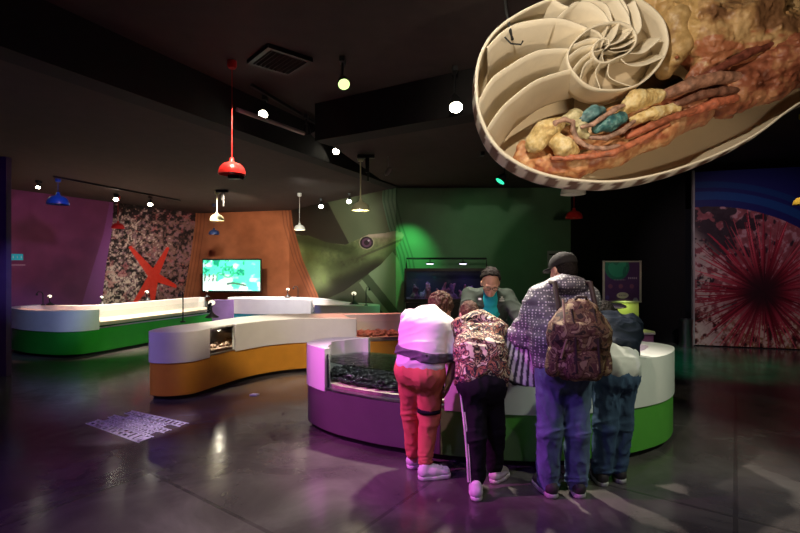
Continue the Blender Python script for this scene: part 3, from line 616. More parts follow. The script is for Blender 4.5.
for r in range(R_-1):
    for j in range(nO): Q.append((r*nO+j, r*nO+(j+1) % nO, (r+1)*nO+(j+1) % nO, (r+1)*nO+j))
def fan(base, dep, c):
    k = len(V); V.append(N3(Cc[0], Cc[1], dep)); ci.append(c)
    for j in range(0, nO, 2): Q.append((base+j, base+(j+1) % nO, base+(j+2) % nO, k))
fan(0, DP*.97, (.56, .44, .28)); fan((R_-1)*nO, DP*1.0, (.16, .075, .05))
from_arrays('outer_shell', V, Q, mat('striped_shell_paint', attr=True, rough=.5), shell, np.array(ci))
def strip(name, P2, dep0, dep1, th, m, lean=None, n=6):
    """a thin wall standing behind the cut edge; lean = 2D shift of its far edge"""
    P = catm(P2, 10); T = np.gradient(P, axis=0); T /= np.linalg.norm(T, axis=1)[:, None]; Nn = np.stack([-T[:, 1], T[:, 0]], 1)
    V = []; m_ = len(P); L0 = np.linspace(0, 1, n)
    dd1 = np.broadcast_to(dep1, (m_,)) if np.ndim(dep1) == 0 else np.interp(np.linspace(0, 1, m_), np.linspace(0, 1, len(dep1)), dep1)
    prof = [(s, 1) for s in L0]+[(s, -1) for s in L0[::-1]]
    for s, sd in prof:
        for i in range(m_):
            q = P[i]+Nn[i]*sd*th/2+(np.array(lean)*math.sin(s*math.pi/2) if lean is not None else 0); V.append(N3(q[0], q[1], dep0+(dd1[i]-dep0)*s))
    Q = []; R2 = len(prof)
    for r in range(R2):
        for i in range(m_-1): Q.append((r*m_+i, r*m_+i+1, ((r+1) % R2)*m_+i+1, ((r+1) % R2)*m_+i))
    o = from_arrays(name, V, Q, m, shell); return o
cz = lambda L: [(x/5.333+560, y/5.333) for x, y in L]
spA = cz([(236, 262), (250, 248), (262, 235), (258, 214), (240, 205), (205, 214), (178, 250), (176, 290), (205, 325), (250, 330), (300, 308), (360, 280), (398, 235), (405, 190), (380, 145), (320, 118), (240, 124), (160, 150), (90, 205), (46, 270), (45, 335), (85, 400), (140, 450), (210, 475), (300, 478), (370, 465), (440, 435), (510, 370), (555, 300), (574, 240), (573, 190), (555, 120), (520, 70), (470, 25), (400, -20)])
strip('spiral_wall', spA, -1, [6, 8, 10, 12, 14, 18, 22, 24, 26, 34, 40, 44, 48, 52, 56], 1.5, crmm)
shade = crmm
# floor dish of the small coil
b = B(); Pq = cz([(405, 190), (380, 145), (320, 118), (240, 124), (160, 150), (90, 205), (46, 270), (45, 335), (85, 400), (140, 450), (210, 475), (300, 478), (370, 465), (440, 435), (510, 370), (555, 300), (574, 240), (573, 190), (555, 120), (520, 70), (470, 25)])
Pq = catm(Pq, 4); c0 = np.array([605., 50.]); rows = []
for s in (1., .85, .6, .35, .12):
    rows.append([b.b.verts.new(N3(*(c0+(p-c0)*s), 26-18*(1-s)+4)) for p in Pq])
for r1, r2 in zip(rows, rows[1:]):
    for i in range(len(Pq)-1): b.b.faces.new((r1[i], r1[i+1], r2[i+1], r2[i]))
o = b.out('coil_floor', mat('tan_shell_paint', (.55, .45, .32), .55, var=.1), shell, smooth='all'); sl_ = o.modifiers.new('s', 'SOLIDIFY'); sl_.thickness = .008
sept = [[(262, 232), (296, 185), (318, 120)], [(266, 240), (335, 210), (388, 155)], [(268, 258), (335, 248), (403, 212)], [(255, 266), (300, 275), (370, 262)],
    [(240, 205), (200, 165), (160, 152)], [(236, 212), (170, 200), (62, 240)], [(200, 232), (110, 252), (46, 300)], [(180, 262), (110, 315), (62, 378)], [(184, 300), (130, 345), (105, 425)],
    [(215, 330), (190, 385), (215, 470)], [(262, 332), (265, 410), (385, 460)], [(325, 310), (370, 345), (450, 345), (553, 302)], [(372, 282), (440, 280), (480, 255), (540, 200)],
    [(403, 190), (432, 150), (430, 90), (400, 0)], [(382, 148), (372, 90), (330, 20), (300, -20)], [(268, 118), (230, 60), (160, 10), (80, 10), (20, 60), (-20, 95)], [(232, 262), (225, 290), (235, 325)], [(228, 258), (200, 268), (178, 270)]]
for i, s_ in enumerate(sept):
    q = cz(s_); L_ = np.hypot(q[-1][0]-q[0][0], q[-1][1]-q[0][1]); m0 = np.array(q[len(q)//2]); v = (np.array([605., 50])-m0)
    big = L_ > 14; d = min(30, 7+L_*.7)
    # each septum bows away behind the cut, towards the next chamber
    t = np.array([-(q[-1][1]-q[0][1]), q[-1][0]-q[0][0]])/max(L_, 1)
    inner = L_ < 22; strip('septum', q, 0, d*(.75 if inner else 1), .6 if inner else .95, crmm, lean=-t*(L_*(.16 if inner else .30)))
for q, ln in (([(487, 47), (503, 31), (522, 22), (558, 18), (587, 27)], (8, 20)), ([(478, 102), (489, 82), (502, 70), (536, 51), (568, 48)], (15, 16)), ([(487, 128), (498, 112), (509, 100), (536, 80), (570, 69)], (20, 10)),
    ([(552, -3), (568, 6), (586, -1), (606, 4), (613, 22)], (-3, 14)), ([(611, -14), (626, 4), (631, 24)], (-6, 10))):
    strip('septum', q, 0, 50, 1.1, crmm, lean=ln, n=10)
# soft body, modelled in pixel-sized units (x right, y down, z depth) and mapped to metres
def body_obj(name, s, m, colf, h, k1=.0): return sdf_obj(name, s, m, shell, h, colf, lambda P: np.stack([(P[:, 0]-400)*ss, SD+P[:, 2]*ss, CH-(P[:, 1]-266)*ss], -1))
fleshm = mat('painted_body_model', attr=True, rough=.42, spec=.5, bump=.25, bscale=35)
def rid(P, sc, seed=0): return 1-2*np.abs(fbm(P/sc, seed, 3)-.5)
def colf(base, dark_, light_, sc=9, seed=0):
    def g(P):
        a = fbm(P/sc, seed, 4); d = fbm(P/(sc*.3), seed+9, 3); c = np.tile(np.array(base), (len(P), 1)); c = mixc(c, dark_, sst(a, .5, .68)*.8); c = mixc(c, light_, sst(1-a+.3*(d-.5), .5, .68)*.8); return np.clip(c*(.8+.4*d)[:, None], 0, 1)
    return g
# mantle mass at upper right
s = S(); s.chain([(672, -8, 34), (700, 15, 26), (735, 30, 22), (790, 35, 24), (850, 30, 30)], [22, 30, 34, 36, 34], 14)
hood = S(); hood.chain([(674, -14, 22), (685, 12, 15), (686, 38, 15), (677, 60, 22)], [12, 15, 14, 10], 8); hood.ell((681, 56, 8), (6, 5, 5), None, 4)
s.chain([(706, 70, 12), (716, 45, 2), (740, 22, -4), (765, 5, -6)], [5, 8, 8, 8], 14); s.chain([(745, 52, 2), (775, 34, -4), (815, 18, -6)], [7, 8, 8], 12); s.chain([(700, -8, 8), (708, 14, 2), (704, 40, 4)], [8, 9, 8], 12); s.chain([(745, -5, 16), (775, -6, 12), (830, -4, 14)], [15, 17, 18], 7)
s.chain([(712, 62, 14), (745, 40, 8), (800, 12, 6)], [11, 12, 12], 6); s.chain([(700, 72, 16), (720, 58, 9), (760, 48, 10), (800, 30, 8)], [7, 8, 8, 8], 5); s.ell((678, 56, 2), (5, 5, 5), k=3)
s.nz = lambda P: (fbm(P*np.array([1/26, 1/15, 1/16]), 3, 4)-.5)*12+(rid(P*np.array([1, .7, 1]), 11, 8)-.5)*4.5
def cm(P):
    c = colf((.36, .20, .085), (.14, .06, .03), (.50, .33, .16), 15, 4)(P); d = fbm(P*np.array([1/18, 1/7, 1/9]), 31, 3)
    c = mixc(c, (.33, .10, .05), sst(d+.012*(P[:, 1]-40), .52, .66)*.8); return mixc(c, (.55, .36, .14), ((P[:, 0] < 696) & (P[:, 1] < 55))*.6)
body_obj('mantle', s, fleshm, cm, 1.25)
hood.nz = lambda P: (fbm(P/12, 13, 3)-.5)*4
body_obj('hood', hood, fleshm, colf((.42, .27, .11), (.19, .09, .04), (.52, .36, .18), 12, 6), 1.3)
s = S(); s.chain([(712, 92, 22), (745, 80, 10), (790, 55, 4), (850, 20, 8)], [9, 17, 22, 24], 8); s.chain([(690, 96, 20), (735, 100, 14), (780, 82, 10), (830, 55, 14)], [9, 13, 15, 16], 8)
s.nz = lambda P: (rid(P*np.array([.5, 1, 1]), 7, 21)-.6)*5+(fbm(P/6, 5, 3)-.5)*4
body_obj('red_muscle', s, fleshm, colf((.27, .085, .045), (.09, .025, .015), (.42, .20, .10), 12, 14), 1.5)
# lower body with digestive organs
s = S(); s.chain([(534, 150, 26), (548, 162, 18), (580, 163, 16), (620, 150, 14), (665, 128, 14), (705, 105, 18), (730, 92, 24)], [11, 11, 11, 13, 14, 16, 14], 8)
s.chain([(530, 140, 24), (526, 150, 24), (533, 162, 22)], [7, 7, 6], 4); s.chain([(560, 140, 24), (600, 125, 22), (650, 105, 22), (690, 92, 24)], [14, 16, 17, 15], 8)
s.nz = lambda P: (rid(P*np.array([.5, 1, 1]), 10, 2)-.6)*3.6+(fbm(P/6, 7, 3)-.5)*2.0
def cl(P):
    c = colf((.55, .25, .11), (.30, .07, .035), (.70, .45, .24), 9, 24)(P); return mixc(c, (.33, .12, .08), sst(P[:, 0]-.6*(P[:, 1]-100), 640, 690)*.55)
body_obj('body_sac', s, fleshm, cl, 1.3)
def lobe(name, chain, rs, base, dk, lt, seed, h=1.0, amp=2.4, k=4):
    s = S(); s.chain(chain, rs, k); s.nz = lambda P: (fbm(P/7, seed, 3)-.5)*amp*1.5+(fbm(P/2, seed+3, 2)-.5)*amp*.6
    return body_obj(name, s, fleshm, colf(base, dk, lt, 5, seed), h)
Y1, Y2, Y3 = (.72, .54, .24), (.45, .28, .10), (.80, .66, .40)
lobe('liver_lobe', [(537, 141, 6), (546, 130, 3), (560, 122, 6)], [10, 11, 7], Y1, Y2, Y3, 41)
lobe('liver_lobe', [(556, 140, 2), (564, 147, 0), (574, 150, 3)], [8, 10, 7], Y1, Y2, Y3, 44)
lobe('liver_lobe', [(625, 108, 4), (638, 98, 1), (660, 94, 5)], [6, 9, 7], Y1, Y2, (.72, .6, .34), 47)
lobe('liver_lobe', [(634, 119, 3), (655, 113, 1), (678, 107, 4)], [4, 6, 5.5], Y1, Y2, Y3, 50)
lobe('pale_gland', [(568, 117, 8), (578, 113, 6), (585, 118, 6), (582, 130, 5), (588, 135, 3)], [6, 6, 6, 5, 4], (.50, .45, .25), (.3, .22, .1), (.66, .6, .38), 53)
lobe('teal_gland', [(585, 117, 4), (595, 112, 3), (603, 109, 5)], [6, 6.5, 5], (.10, .22, .24), (.04, .10, .11), (.22, .38, .38), 56)
lobe('teal_gland', [(597, 128, -1), (608, 124, -3), (621, 118, 0)], [5.5, 7, 6], (.05, .17, .18), (.02, .07, .09), (.15, .32, .31), 59)
def vessel(ch, r, col, seed): return lobe('vessel', ch, r, col, tuple(c*.5 for c in col), tuple(min(1, c*1.35) for c in col), seed, amp=1., k=2)
vc = (.40, .24, .18)
vessel([(551, 130, -4), (553, 124, -6), (562, 121, -7), (570, 124, -7), (571, 132, -6), (576, 142, -5), (588, 148, -4), (604, 149, -3), (618, 146, 0)], [2.4]*9, vc, 61)
vessel([(580, 128, -5), (590, 126, -7), (600, 119, -8), (612, 111, -6), (622, 106, -3)], [2, 2.4, 2.4, 2.6, 2], vc, 63)
vessel([(590, 138, -3), (604, 139, -6), (620, 132, -6), (632, 122, -4)], [2, 2.3, 2.4, 2], vc, 65)
vessel([(552, 158, 0), (570, 158, -3), (592, 156, -3), (612, 153, -3), (640, 140, -1), (668, 124, 0)], [2.5, 3, 3, 3.4, 3.2, 2.5], (.46, .15, .08), 67)
vessel([(628, 136, 0), (650, 126, -3), (676, 116, -2), (700, 108, 0)], [3, 3.6, 3.4, 3], (.42, .13, .07), 69)
dk = (.17, .075, .05)
vessel([(668, 92, 5), (690, 84, 0), (715, 78, -2), (745, 77, 0)], [5, 6.5, 6.5, 5], (.30, .15, .10), 71)
vessel([(676, 104, 2), (700, 95, -2), (722, 91, -1), (742, 88, 2)], [3.4, 4.2, 4.2, 3.4], dk, 73)
vessel([(690, 82, 4), (712, 72, -3), (742, 56, -6), (775, 42, -6), (812, 22, -4)], [3, 4, 4.5, 4.5, 4], (.16, .045, .03), 77)  # stands in for the deep groove, its shade put into a dark colour
vessel([(690, 112, 2), (712, 104, -2), (735, 98, 0)], [4, 5, 4], (.45, .13, .07), 75)
# suspension rods
B().tube([N3(505, -28, 10), N3(507, 8, 4), N3(511, 30, 2), N3(512, 40, -2)], .010, 8).tube([N3(504, 38, -3), N3(510, 45, -4), N3(520, 46, -4), N3(522, 42, -3)], .006, 8).out('hanging_hook', black, shell)
for px in (600, 700, 790): B().cyl(N3(px, -12 if px < 650 else -18, 30), (N3(px, 0, 30)[0], N3(px, 0, 30)[1], HI), .006, n=8).out('suspension_wire', black, shell)
# ================================================================ people
def frame(Fd, U=(0, 0, 1)):
    f = nrm(Fd); r = nrm(np.cross(f, U)); u = np.cross(r, f); return np.array([r, f, u])      # rows: right, forward, up
skin = mat('skin', (.50, .27, .18), .5, var=.05); skin2 = mat('skin_tan', (.42, .22, .14), .5, var=.05)
def hand(s, w, d, nrm_, side, sc=1., curl=.5):
    """palm from wrist w along d, back of hand towards nrm_, thumb on the given side"""
    d = nrm(d); n = nrm(np.array(nrm_)-np.dot(nrm_, d)*d); r = np.cross(d, n)*side; w = np.array(w, float)
    s.cap(w, w+d*.03*sc, .024*sc, .026*sc, .02)
    for k, o in enumerate((-.027, -.009, .009, .027)):
        s.cap(w+d*.02*sc+r*o*.6*sc, w+d*.088*sc+r*o*sc, .013*sc, .0115*sc, .012)
    for k, (o, L) in enumerate(((.028, .068), (.0095, .078), (-.0095, .073), (-.028, .058))):     # index .. little
        p = w+d*.088*sc+r*o*sc; dd = d; rad = .0088*sc
        for j, fr in enumerate((.45, .32, .23)):
            a = curl*(.35+.45*j); dd = nrm(d*math.cos(a)-n*math.sin(a)+r*o*1.2); q = p+dd*L*fr*sc; s.cap(p, q, rad, rad*.93, .004); p = q; rad *= .93
    p = w+d*.03*sc+r*.022*sc; q = p+nrm(d*.6+r*.8-n*.25)*.04*sc; s.cap(p, q, .0125*sc, .011*sc, .01); s.cap(q, q+nrm(d*.85+r*.3-n*.4)*.034*sc, .0105*sc, .009*sc, .004)
def head(s, C, M, sc=1.):
    C = np.array(C, float); g = lambda r, f, u: C+sc*(M[0]*r+M[1]*f+M[2]*u)
    s.ell(g(0, -.01, .03), np.array([.074, .094, .088])*sc, M, .03); s.ell(g(0, .025, -.035), np.array([.058, .068, .078])*sc, M, .04)
    s.ell(g(0, .055, -.085), np.array([.026, .024, .022])*sc, M, .03)                                # chin
    s.cap(g(0, .088, .018), g(0, .108, -.022), .009*sc, .0135*sc, .016)                                # nose
    for k in (-1, 1):
        s.ell(g(.078*k, -.005, -.005), np.array([.010, .018, .030])*sc, M, .008); s.ell(g(.04*k, .065, -.02), np.array([.022, .02, .022])*sc, M, .02); s.sub_ell(g(.03*k, .098, .008), np.array([.017, .012, .010])*sc, M)
        s.ell(g(.03*k, .078, .008), np.array([.014, .013, .012])*sc, M, .002); s.cap(g(.014*k, .092, .025), g(.048*k, .080, .027), .006*sc, .005*sc, .01)
    s.cap(g(-.02, .085, -.052), g(.02, .085, -.052), .006*sc, .006*sc, .006); s.cap(g(-.017, .083, -.063), g(.017, .083, -.063), .0065*sc, .0065*sc, .006)
    return g
def folds(seed, A=.006, sc=(.05, .05, .09)):
    sc = np.array(sc)*1.25; R = np.array([[.93, -.3, .2], [.35, .9, -.25], [-.12, .3, .94]])
    def f(P):
        n = fbm((P @ R.T)/sc, seed, 2); r = 1-np.abs(2*n-1); return -A*1.5*(np.clip(r, 0, 1)**4-.35)-A*.5*(fbm(P/.14, seed+5, 2)-.5)
    return f
def lerp(a, b, t): return np.array(a)*(1-t)+np.array(b)*t
def shoe(name, heel, toe, m, sole, parent, sc=1.):
    h = np.array([*heel, 0.]); t = np.array([*toe, 0.]); d = nrm(t-h); L = np.linalg.norm(t-h); up = np.array([0, 0, 1.])
    s = S(); s.cap(h+d*.035+up*.062*sc, h+d*.05+up*.092*sc, .038*sc, .036*sc, .03); s.chain([h+d*.04+up*.048*sc, h+d*L*.45+up*.052*sc, h+d*(L-.045)+up*.042*sc], [.038*sc, .042*sc, .038*sc], .03)
    s.cut((0, 0, .02*sc), (0, 0, -1)); s.nz = folds(3, .002); o = sdf_obj(name, s, m, parent, .006)
    s = S(); s.chain([h+d*.038+up*.018, h+d*L*.5+up*.018, h+d*(L-.042)+up*.018], [.043*sc, .045*sc, .042*sc], .02); s.cut((0, 0, .032*sc), (0, 0, 1)); s.cut((0, 0, .001), (0, 0, -1)); sdf_obj('sole', s, sole, o, .006)
    for k in range(3):
        c = h+d*L*(.5+.11*k)+up*(.094-.006*k)*sc; r_ = np.cross(d, up); B().tube([c-r_*.022, c+up*.004, c+r_*.022], .0035, 6).out('lace', sole, o)
    return o
def figure(J, label, cat, sk, tops, pants, shoes, hair, hs=1., group=None, extra=None, handsL=None, handsR=None, hnd=.95, jr=1.):
    g0 = np.array(J['hipL'])*.5+np.array(J['hipR'])*.5; root = empty('person', (g0[0], g0[1], 0), label, 'person', group)
    M = frame(J['F'], J.get('U', (0, 0, 1))); s = S(); hC = np.array(J['head'])
    # ---- one continuous body
    nb = np.array(J['neck']); sL, sR = np.array(J['shL']), np.array(J['shR']); mid = (sL+sR)/2
    s.cap(nb, hC-M[2]*.06*hs-M[1]*.015, .058*hs, .05*hs, .03); s.cap(lerp(mid, sL, .75), lerp(mid, sR, .75), .045, .045, .03)
    s.cap(lerp(mid, J['waist'], .22), J['waist'], .085*jr, .09*jr, .05); s.cap(J['waist'], g0, .10*jr, .11*jr, .05)
    for k in 'LR':
        s.chain([J['sh'+k], J['el'+k], J['wr'+k]], [.048*jr, .037*jr, .025*jr], .02); s.chain([J['hip'+k], J['kn'+k], J['an'+k]], [.075*jr, .052*jr, .036*jr], .03)
        q = np.array(J['an'+k])+np.array([0, 0, -.03]); s.cap(J['an'+k], q, .034, .034, .01)
    head(s, hC, M, hs)
    for k, hd in (('L', handsL), ('R', handsR)):
        if hd: hand(s, J['wr'+k], hd[0], hd[1], hd[2], hnd, hd[3])
    sdf_obj('body', s, sk, root, .0065)
    return root, M
def pants_obj(J, m, root, r=(.115, .078, .06), hemz=.03, seed=1, seat=None, A=.007, name='trousers', k=.05, top=None, h=.0085):
    s = S(); w = np.array(J['waist']); hl, hr = np.array(J['hipL']), np.array(J['hipR'])
    for L in 'LR':
        an = np.array(J['an'+L]); s.chain([J['hip'+L], J['kn'+L], (an[0], an[1], hemz+r[2])], [r[0], r[1], r[2]], .03)
    s.cap(hl, hr, r[0], r[0], k); s.cap((hl+hr)/2, lerp((hl+hr)/2, w, .8), r[0]*1.02, r[0]*.98, k)
    for c, q in (seat or []): s.ell(c, (q, q, q*1.05), None, .05)
    kz = np.array(J['knL'])[2]; base = folds(seed, A, (.045, .045, .15)); ring = folds(seed+3, A, (.12, .12, .035))
    s.nz = lambda P: (lambda g: base(P)*(1-g)+ring(P)*1.3*g)(np.clip(np.exp(-((P[:, 2]-hemz-.06)/.08)**2)+.8*np.exp(-((P[:, 2]-kz)/.07)**2), 0, 1))
    s.cut((0, 0, hemz), (0, 0, -1))
    return sdf_obj(name, s, m, root, h)
# ---------- fabrics
def camo(name, cols, sc, dist=1.5, rough=.8, thr=(.40, .5, .57)):
    m = bpy.data.materials.new(name); m.use_nodes = True; nt = m.node_tree; N = nt.nodes; L = nt.links; b = N['Principled BSDF']; b.inputs['Roughness'].default_value = rough
    tc = N.new('ShaderNodeTexCoord'); n = N.new('ShaderNodeTexNoise'); n.inputs['Scale'].default_value = sc; n.inputs['Detail'].default_value = 3; n.inputs['Distortion'].default_value = dist
    L.new(tc.outputs['Object'], n.inputs['Vector']); r = N.new('ShaderNodeValToRGB'); L.new(n.outputs['Fac'], r.inputs['Fac']); r.color_ramp.interpolation = 'CONSTANT'
    e = r.color_ramp.elements; e[0].color = (*cols[0], 1); e[0].position = 0
    e[1].position = thr[0]; e[1].color = (*cols[1], 1)
    for k in range(2, len(cols)): q = e.new(thr[k-1]); q.color = (*cols[k], 1)
    L.new(r.outputs['Color'], b.inputs['Base Color']); return m
def dots(name, base, dot, sc, r0=.28, rough=.6):
    m = bpy.data.materials.new(name); m.use_nodes = True; nt = m.node_tree; N = nt.nodes; L = nt.links; b = N['Principled BSDF']; b.inputs['Roughness'].default_value = rough
    tc = N.new('ShaderNodeTexCoord'); n = N.new('ShaderNodeTexVoronoi'); n.inputs['Scale'].default_value = sc; n.inputs['Randomness'].default_value = .25
    L.new(tc.outputs['Object'], n.inputs['Vector']); r = N.new('ShaderNodeValToRGB'); L.new(n.outputs['Distance'], r.inputs['Fac']); e = r.color_ramp.elements
    e[0].position = r0; e[0].color = (*dot, 1); e[1].position = r0+.06; e[1].color = (*base, 1); L.new(r.outputs['Color'], b.inputs['Base Color']); return m
tee = mat('white_cotton', (.80, .78, .74), .85, var=.03, sheen=.2); coral = mat('coral_red_cotton', (.62, .17, .11), .85, var=.06); hairb = mat('brown_hair', (.07, .035, .02), .55, var=.5, nscale=60, bump=.6, bscale=120)
hairk = mat('dark_hair', (.012, .009, .008), .7, var=.5, nscale=60, bump=.6, bscale=120); shoew = mat('white_sneaker', (.72, .70, .68), .6, var=.05); solew = mat('white_rubber', (.75, .74, .70), .6); blackc = mat('black_cloth', (.015, .014, .017), .85, var=.2)
denim = mat('blue_denim', (.12, .17, .27), .85, var=.18, nscale=14, bump=.2, bscale=200); denim2 = mat('dark_blue_denim', (.05, .085, .15), .85, var=.2, nscale=14, bump=.2, bscale=200)
jk = mat('grey_green_jacket', (.036, .046, .038), .8, var=.12); tealc = mat('teal_polo', (.02, .38, .40), .75, var=.05); navyj = mat('navy_jacket', (.006, .009, .017), .65, var=.25); shoed = mat('dark_shoe', (.03, .025, .025), .6); solg = mat('grey_rubber', (.35, .34, .33), .7)
hoodm = camo('patterned_fleece', [(.02, .017, .016), (.62, .53, .28), (.03, .022, .02), (.38, .15, .08), (.025, .02, .02), (.72, .68, .44)], 11, 1.6, thr=(.38, .43, .50, .535, .60)); puffm = dots('dotted_grey_puffer', (.13, .12, .14), (.70, .68, .68), 52, .27)
packm = camo('brown_camouflage', [(.05, .03, .022), (.22, .13, .07), (.12, .05, .035), (.42, .31, .17)], 16, .8, thr=(.42, .5, .58))
def hair_obj(name, C, M, m, root, hs=1., vol=1.06, seed=1, cutf=.045, cutu=.05, low=-.03, A=.012, bun=None):
    C = np.array(C, float); s = S(); s.ell(C+hs*(M[1]*-.014+M[2]*.032), np.array([.080, .098, .093])*hs*vol, M, .02); s.ell(C+hs*(M[1]*-.045+M[2]*-.02), np.array([.070, .062, .075])*hs*vol, M, .02)
    s.cut(C+M[1]*cutf*hs+M[2]*cutu*hs, M[1]*.8-M[2]*.6)
    s.cut(C+M[2]*-.085*hs, -M[2]); s.nz = lambda P: A*((1-2*np.abs(fbm(P/.035, seed, 3)-.5))-.7)
    return sdf_obj(name, s, m, root, .0055)
for n_, m_ in MATS.items():
    if any(k in n_ for k in ('cotton', 'cloth', 'denim', 'jacket', 'hair', 'polo')): m_.node_tree.nodes['Principled BSDF'].inputs['Specular IOR Level'].default_value = .12
# ---------------- visitor in the white T-shirt
J = dict(hipL=(.08, 3.47, .80), hipR=(.215, 3.40, .79), knL=(.085, 3.57, .45), knR=(.215, 3.45, .45), anL=(.10, 3.61, .095), anR=(.185, 3.46, .095), waist=(.135, 3.42, .92),
    shL=(.08, 3.69, 1.14), shR=(.345, 3.54, 1.10), neck=(.25, 3.70, 1.18), head=(.33, 3.82, 1.205), F=(.55, .62, -.62), U=(.3, .5, 1), elL=(.12, 3.84, .96), wrL=(.26, 3.90, .83), elR=(.405, 3.43, .88), wrR=(.355, 3.43, .72))
P1, M1 = figure(J, 'visitor in white T-shirt and coral red trousers bending over the counter', 'person', skin2, None, None, None, None, 1., handsL=((.6, .4, -.15), (0, 0, 1), 1, .3), handsR=((-.1, .25, -1), (.8, -.3, 0), 1, .7))
pants_obj(J, coral, P1, (.105, .075, .054), .075, 3, seat=[((.085, 3.40, .80), .112), ((.19, 3.35, .79), .112)], A=.007)
s = S(); w = np.array(J['waist']); s.cap((.105, 3.42, .85), (.195, 3.38, .85), .130, .130, .06); s.cap((.115, 3.44, .93), (.195, 3.40, .93), .116, .116, .06); s.chain([(.115, 3.45, .95), (.125, 3.53, 1.07), (.17, 3.63, 1.135)], [.118, .122, .095], .06); s.chain([(.20, 3.41, .95), (.24, 3.49, 1.07), (.27, 3.59, 1.13)], [.118, .120, .095], .06)
s.cap((.21, 3.62, 1.15), (.255, 3.71, 1.19), .10, .062, .06); s.cap(J['shR'], lerp(J['shR'], J['elR'], .88), .078, .070, .035); s.cap(J['shL'], lerp(J['shL'], J['elL'], .8), .078, .066, .035)
f11 = folds(11, .007, (.16, .16, .045)); s.nz = lambda P: f11(P)*(.35+np.exp(-((P[:, 2]-.92)/.07)**2)); ts_ops = list(s.ops); tlo, thi = s.lo.copy(), s.hi.copy(); s.cut((0, 0, .80), (0, 0, -1)); sdf_obj('t_shirt', s, tee, P1, .0085)
def band(name, c0, M_, rx, ry, w, th, m, root, a0=0, a1=360, n=48):
    """flat strap running round an ellipse; M_ rows: x axis, y axis, normal"""
    M_ = np.array(M_, float); V = []; ts_ = np.radians(np.linspace(a0, a1, n)); Q = []
    for t in ts_:
        for dr, dz in ((0, -w/2), (th, -w/2), (th, w/2), (0, w/2)): V.append(np.array(c0)+M_[0]*math.cos(t)*(rx+dr)+M_[1]*math.sin(t)*(ry+dr)+M_[2]*dz)
    for i in range(n-1):
        for k in range(4): Q.append((i*4+k, i*4+(k+1) % 4, (i+1)*4+(k+1) % 4, (i+1)*4+k))
    Q += [(0, 1, 2, 3), ((n-1)*4+3, (n-1)*4+2, (n-1)*4+1, (n-1)*4)]
    return from_arrays(name, V, Q, m, root)
strap = mat('grey_webbing', (.10, .09, .11), .7, var=.3, nscale=30)
Mb = np.array([nrm((.9, -.42, -.20)), nrm((.42, .9, 0)), nrm((.18, -.08, 1))])
s = S(); s.ops = ts_ops; s.lo, s.hi = np.array([-.1, 3.2, .83]), np.array([.36, 3.62, 1.0]); s.nz = lambda P: f11(P)*(.35+np.exp(-((P[:, 2]-.92)/.07)**2))-.009; s.cut((.153, 3.40, .944), (.16, 0, 1)); s.cut((.153, 3.40, .902), (-.16, 0, -1)); bb = sdf_obj('waist_strap', s, strap, P1, .006); B().box((.17, 3.258, .92), (.05, .02, .045), -.3).out('buckle', mat('dark_plastic', (.03, .03, .03), .4), bb, bevel=.004)
band('knee_strap', (.214, 3.447, .50), np.eye(3), .080, .080, .030, .008, blackc, P1)
shoe('sneaker', (.135, 3.42), (.375, 3.47), shoew, solew, P1); shoe('sneaker', (.06, 3.60), (.25, 3.72), shoew, solew, P1)
hair_obj('hair', J['head'], M1, hairb, P1, 1., 1.24, 4, .07, A=.024)
# ---------------- child in the patterned hoodie
J = dict(hipL=(.50, 3.24, .73), hipR=(.63, 3.27, .72), knL=(.515, 3.20, .40), knR=(.675, 3.34, .40), anL=(.52, 3.20, .09), anR=(.685, 3.40, .09), waist=(.565, 3.27, .85),
    shL=(.45, 3.49, 1.10), shR=(.72, 3.49, 1.08), neck=(.575, 3.58, 1.11), head=(.545, 3.70, 1.165), F=(-.1, .75, -.65), U=(0, .6, 1), elL=(.44, 3.62, .90), wrL=(.52, 3.78, .835), elR=(.80, 3.62, .92), wrR=(.80, 3.80, .84))
P2, M2 = figure(J, 'child in a black, cream and orange patterned hoodie with black trousers', 'person', skin, None, None, None, None, .9, handsL=((.2, 1, -.1), (0, 0, 1), 1, .25), handsR=((-.1, 1, -.1), (0, 0, 1), -1, .25), hnd=.85, jr=.85)
tr = pants_obj(J, blackc, P2, (.096, .072, .060), .05, 9, seat=[((.52, 3.21, .74), .10), ((.61, 3.23, .74), .10)])
sp = [(.408, 3.20, .72), (.420, 3.175, .60), (.440, 3.165, .42), (.452, 3.16, .25), (.460, 3.165, .10)]
B().tube(sp, .007, 8).tube([(x+.016, y-.008, z-.03) for x, y, z in sp[1:]], .004, 8).out('side_piping', solew, P2, smooth=True)
s = S(); s.chain([(.50, 3.25, .84), (.50, 3.34, .95), (.50, 3.46, 1.05)], [.112, .115, .098], .05); s.chain([(.625, 3.27, .83), (.64, 3.35, .94), (.645, 3.46, 1.04)], [.112, .115, .098], .05); s.cap((.485, 3.25, .79), (.65, 3.28, .79), .105, .105, .05)
s.chain([J['shL'], J['elL'], lerp(J['elL'], J['wrL'], .85)], [.078, .064, .048], .03); s.chain([J['shR'], J['elR'], lerp(J['elR'], J['wrR'], .85)], [.080, .066, .048], .03)
s.cap((.50, 3.53, 1.12), (.64, 3.54, 1.12), .07, .07, .04); s.ell((.60, 3.55, 1.165), (.10, .08, .055), None, .03)
s.nz = folds(21, .011, (.12, .12, .05)); s.cut((0, 0, .735), (0, 0, -1)); hd = sdf_obj('hoodie', s, hoodm, P2, .0085)
band('cuff_hem', (.567, 3.267, .745), np.eye(3), .180, .106, .04, .01, hoodm, P2)
shoe('sneaker', (.505, 3.09), (.525, 3.31), shoew, solew, P2, .95); shoe('sneaker', (.655, 3.35), (.80, 3.50), shoew, solew, P2, .95)
hair_obj('hair', J['head'], M2, hairb, P2, .9, 1.06, 14, .05, A=.016)
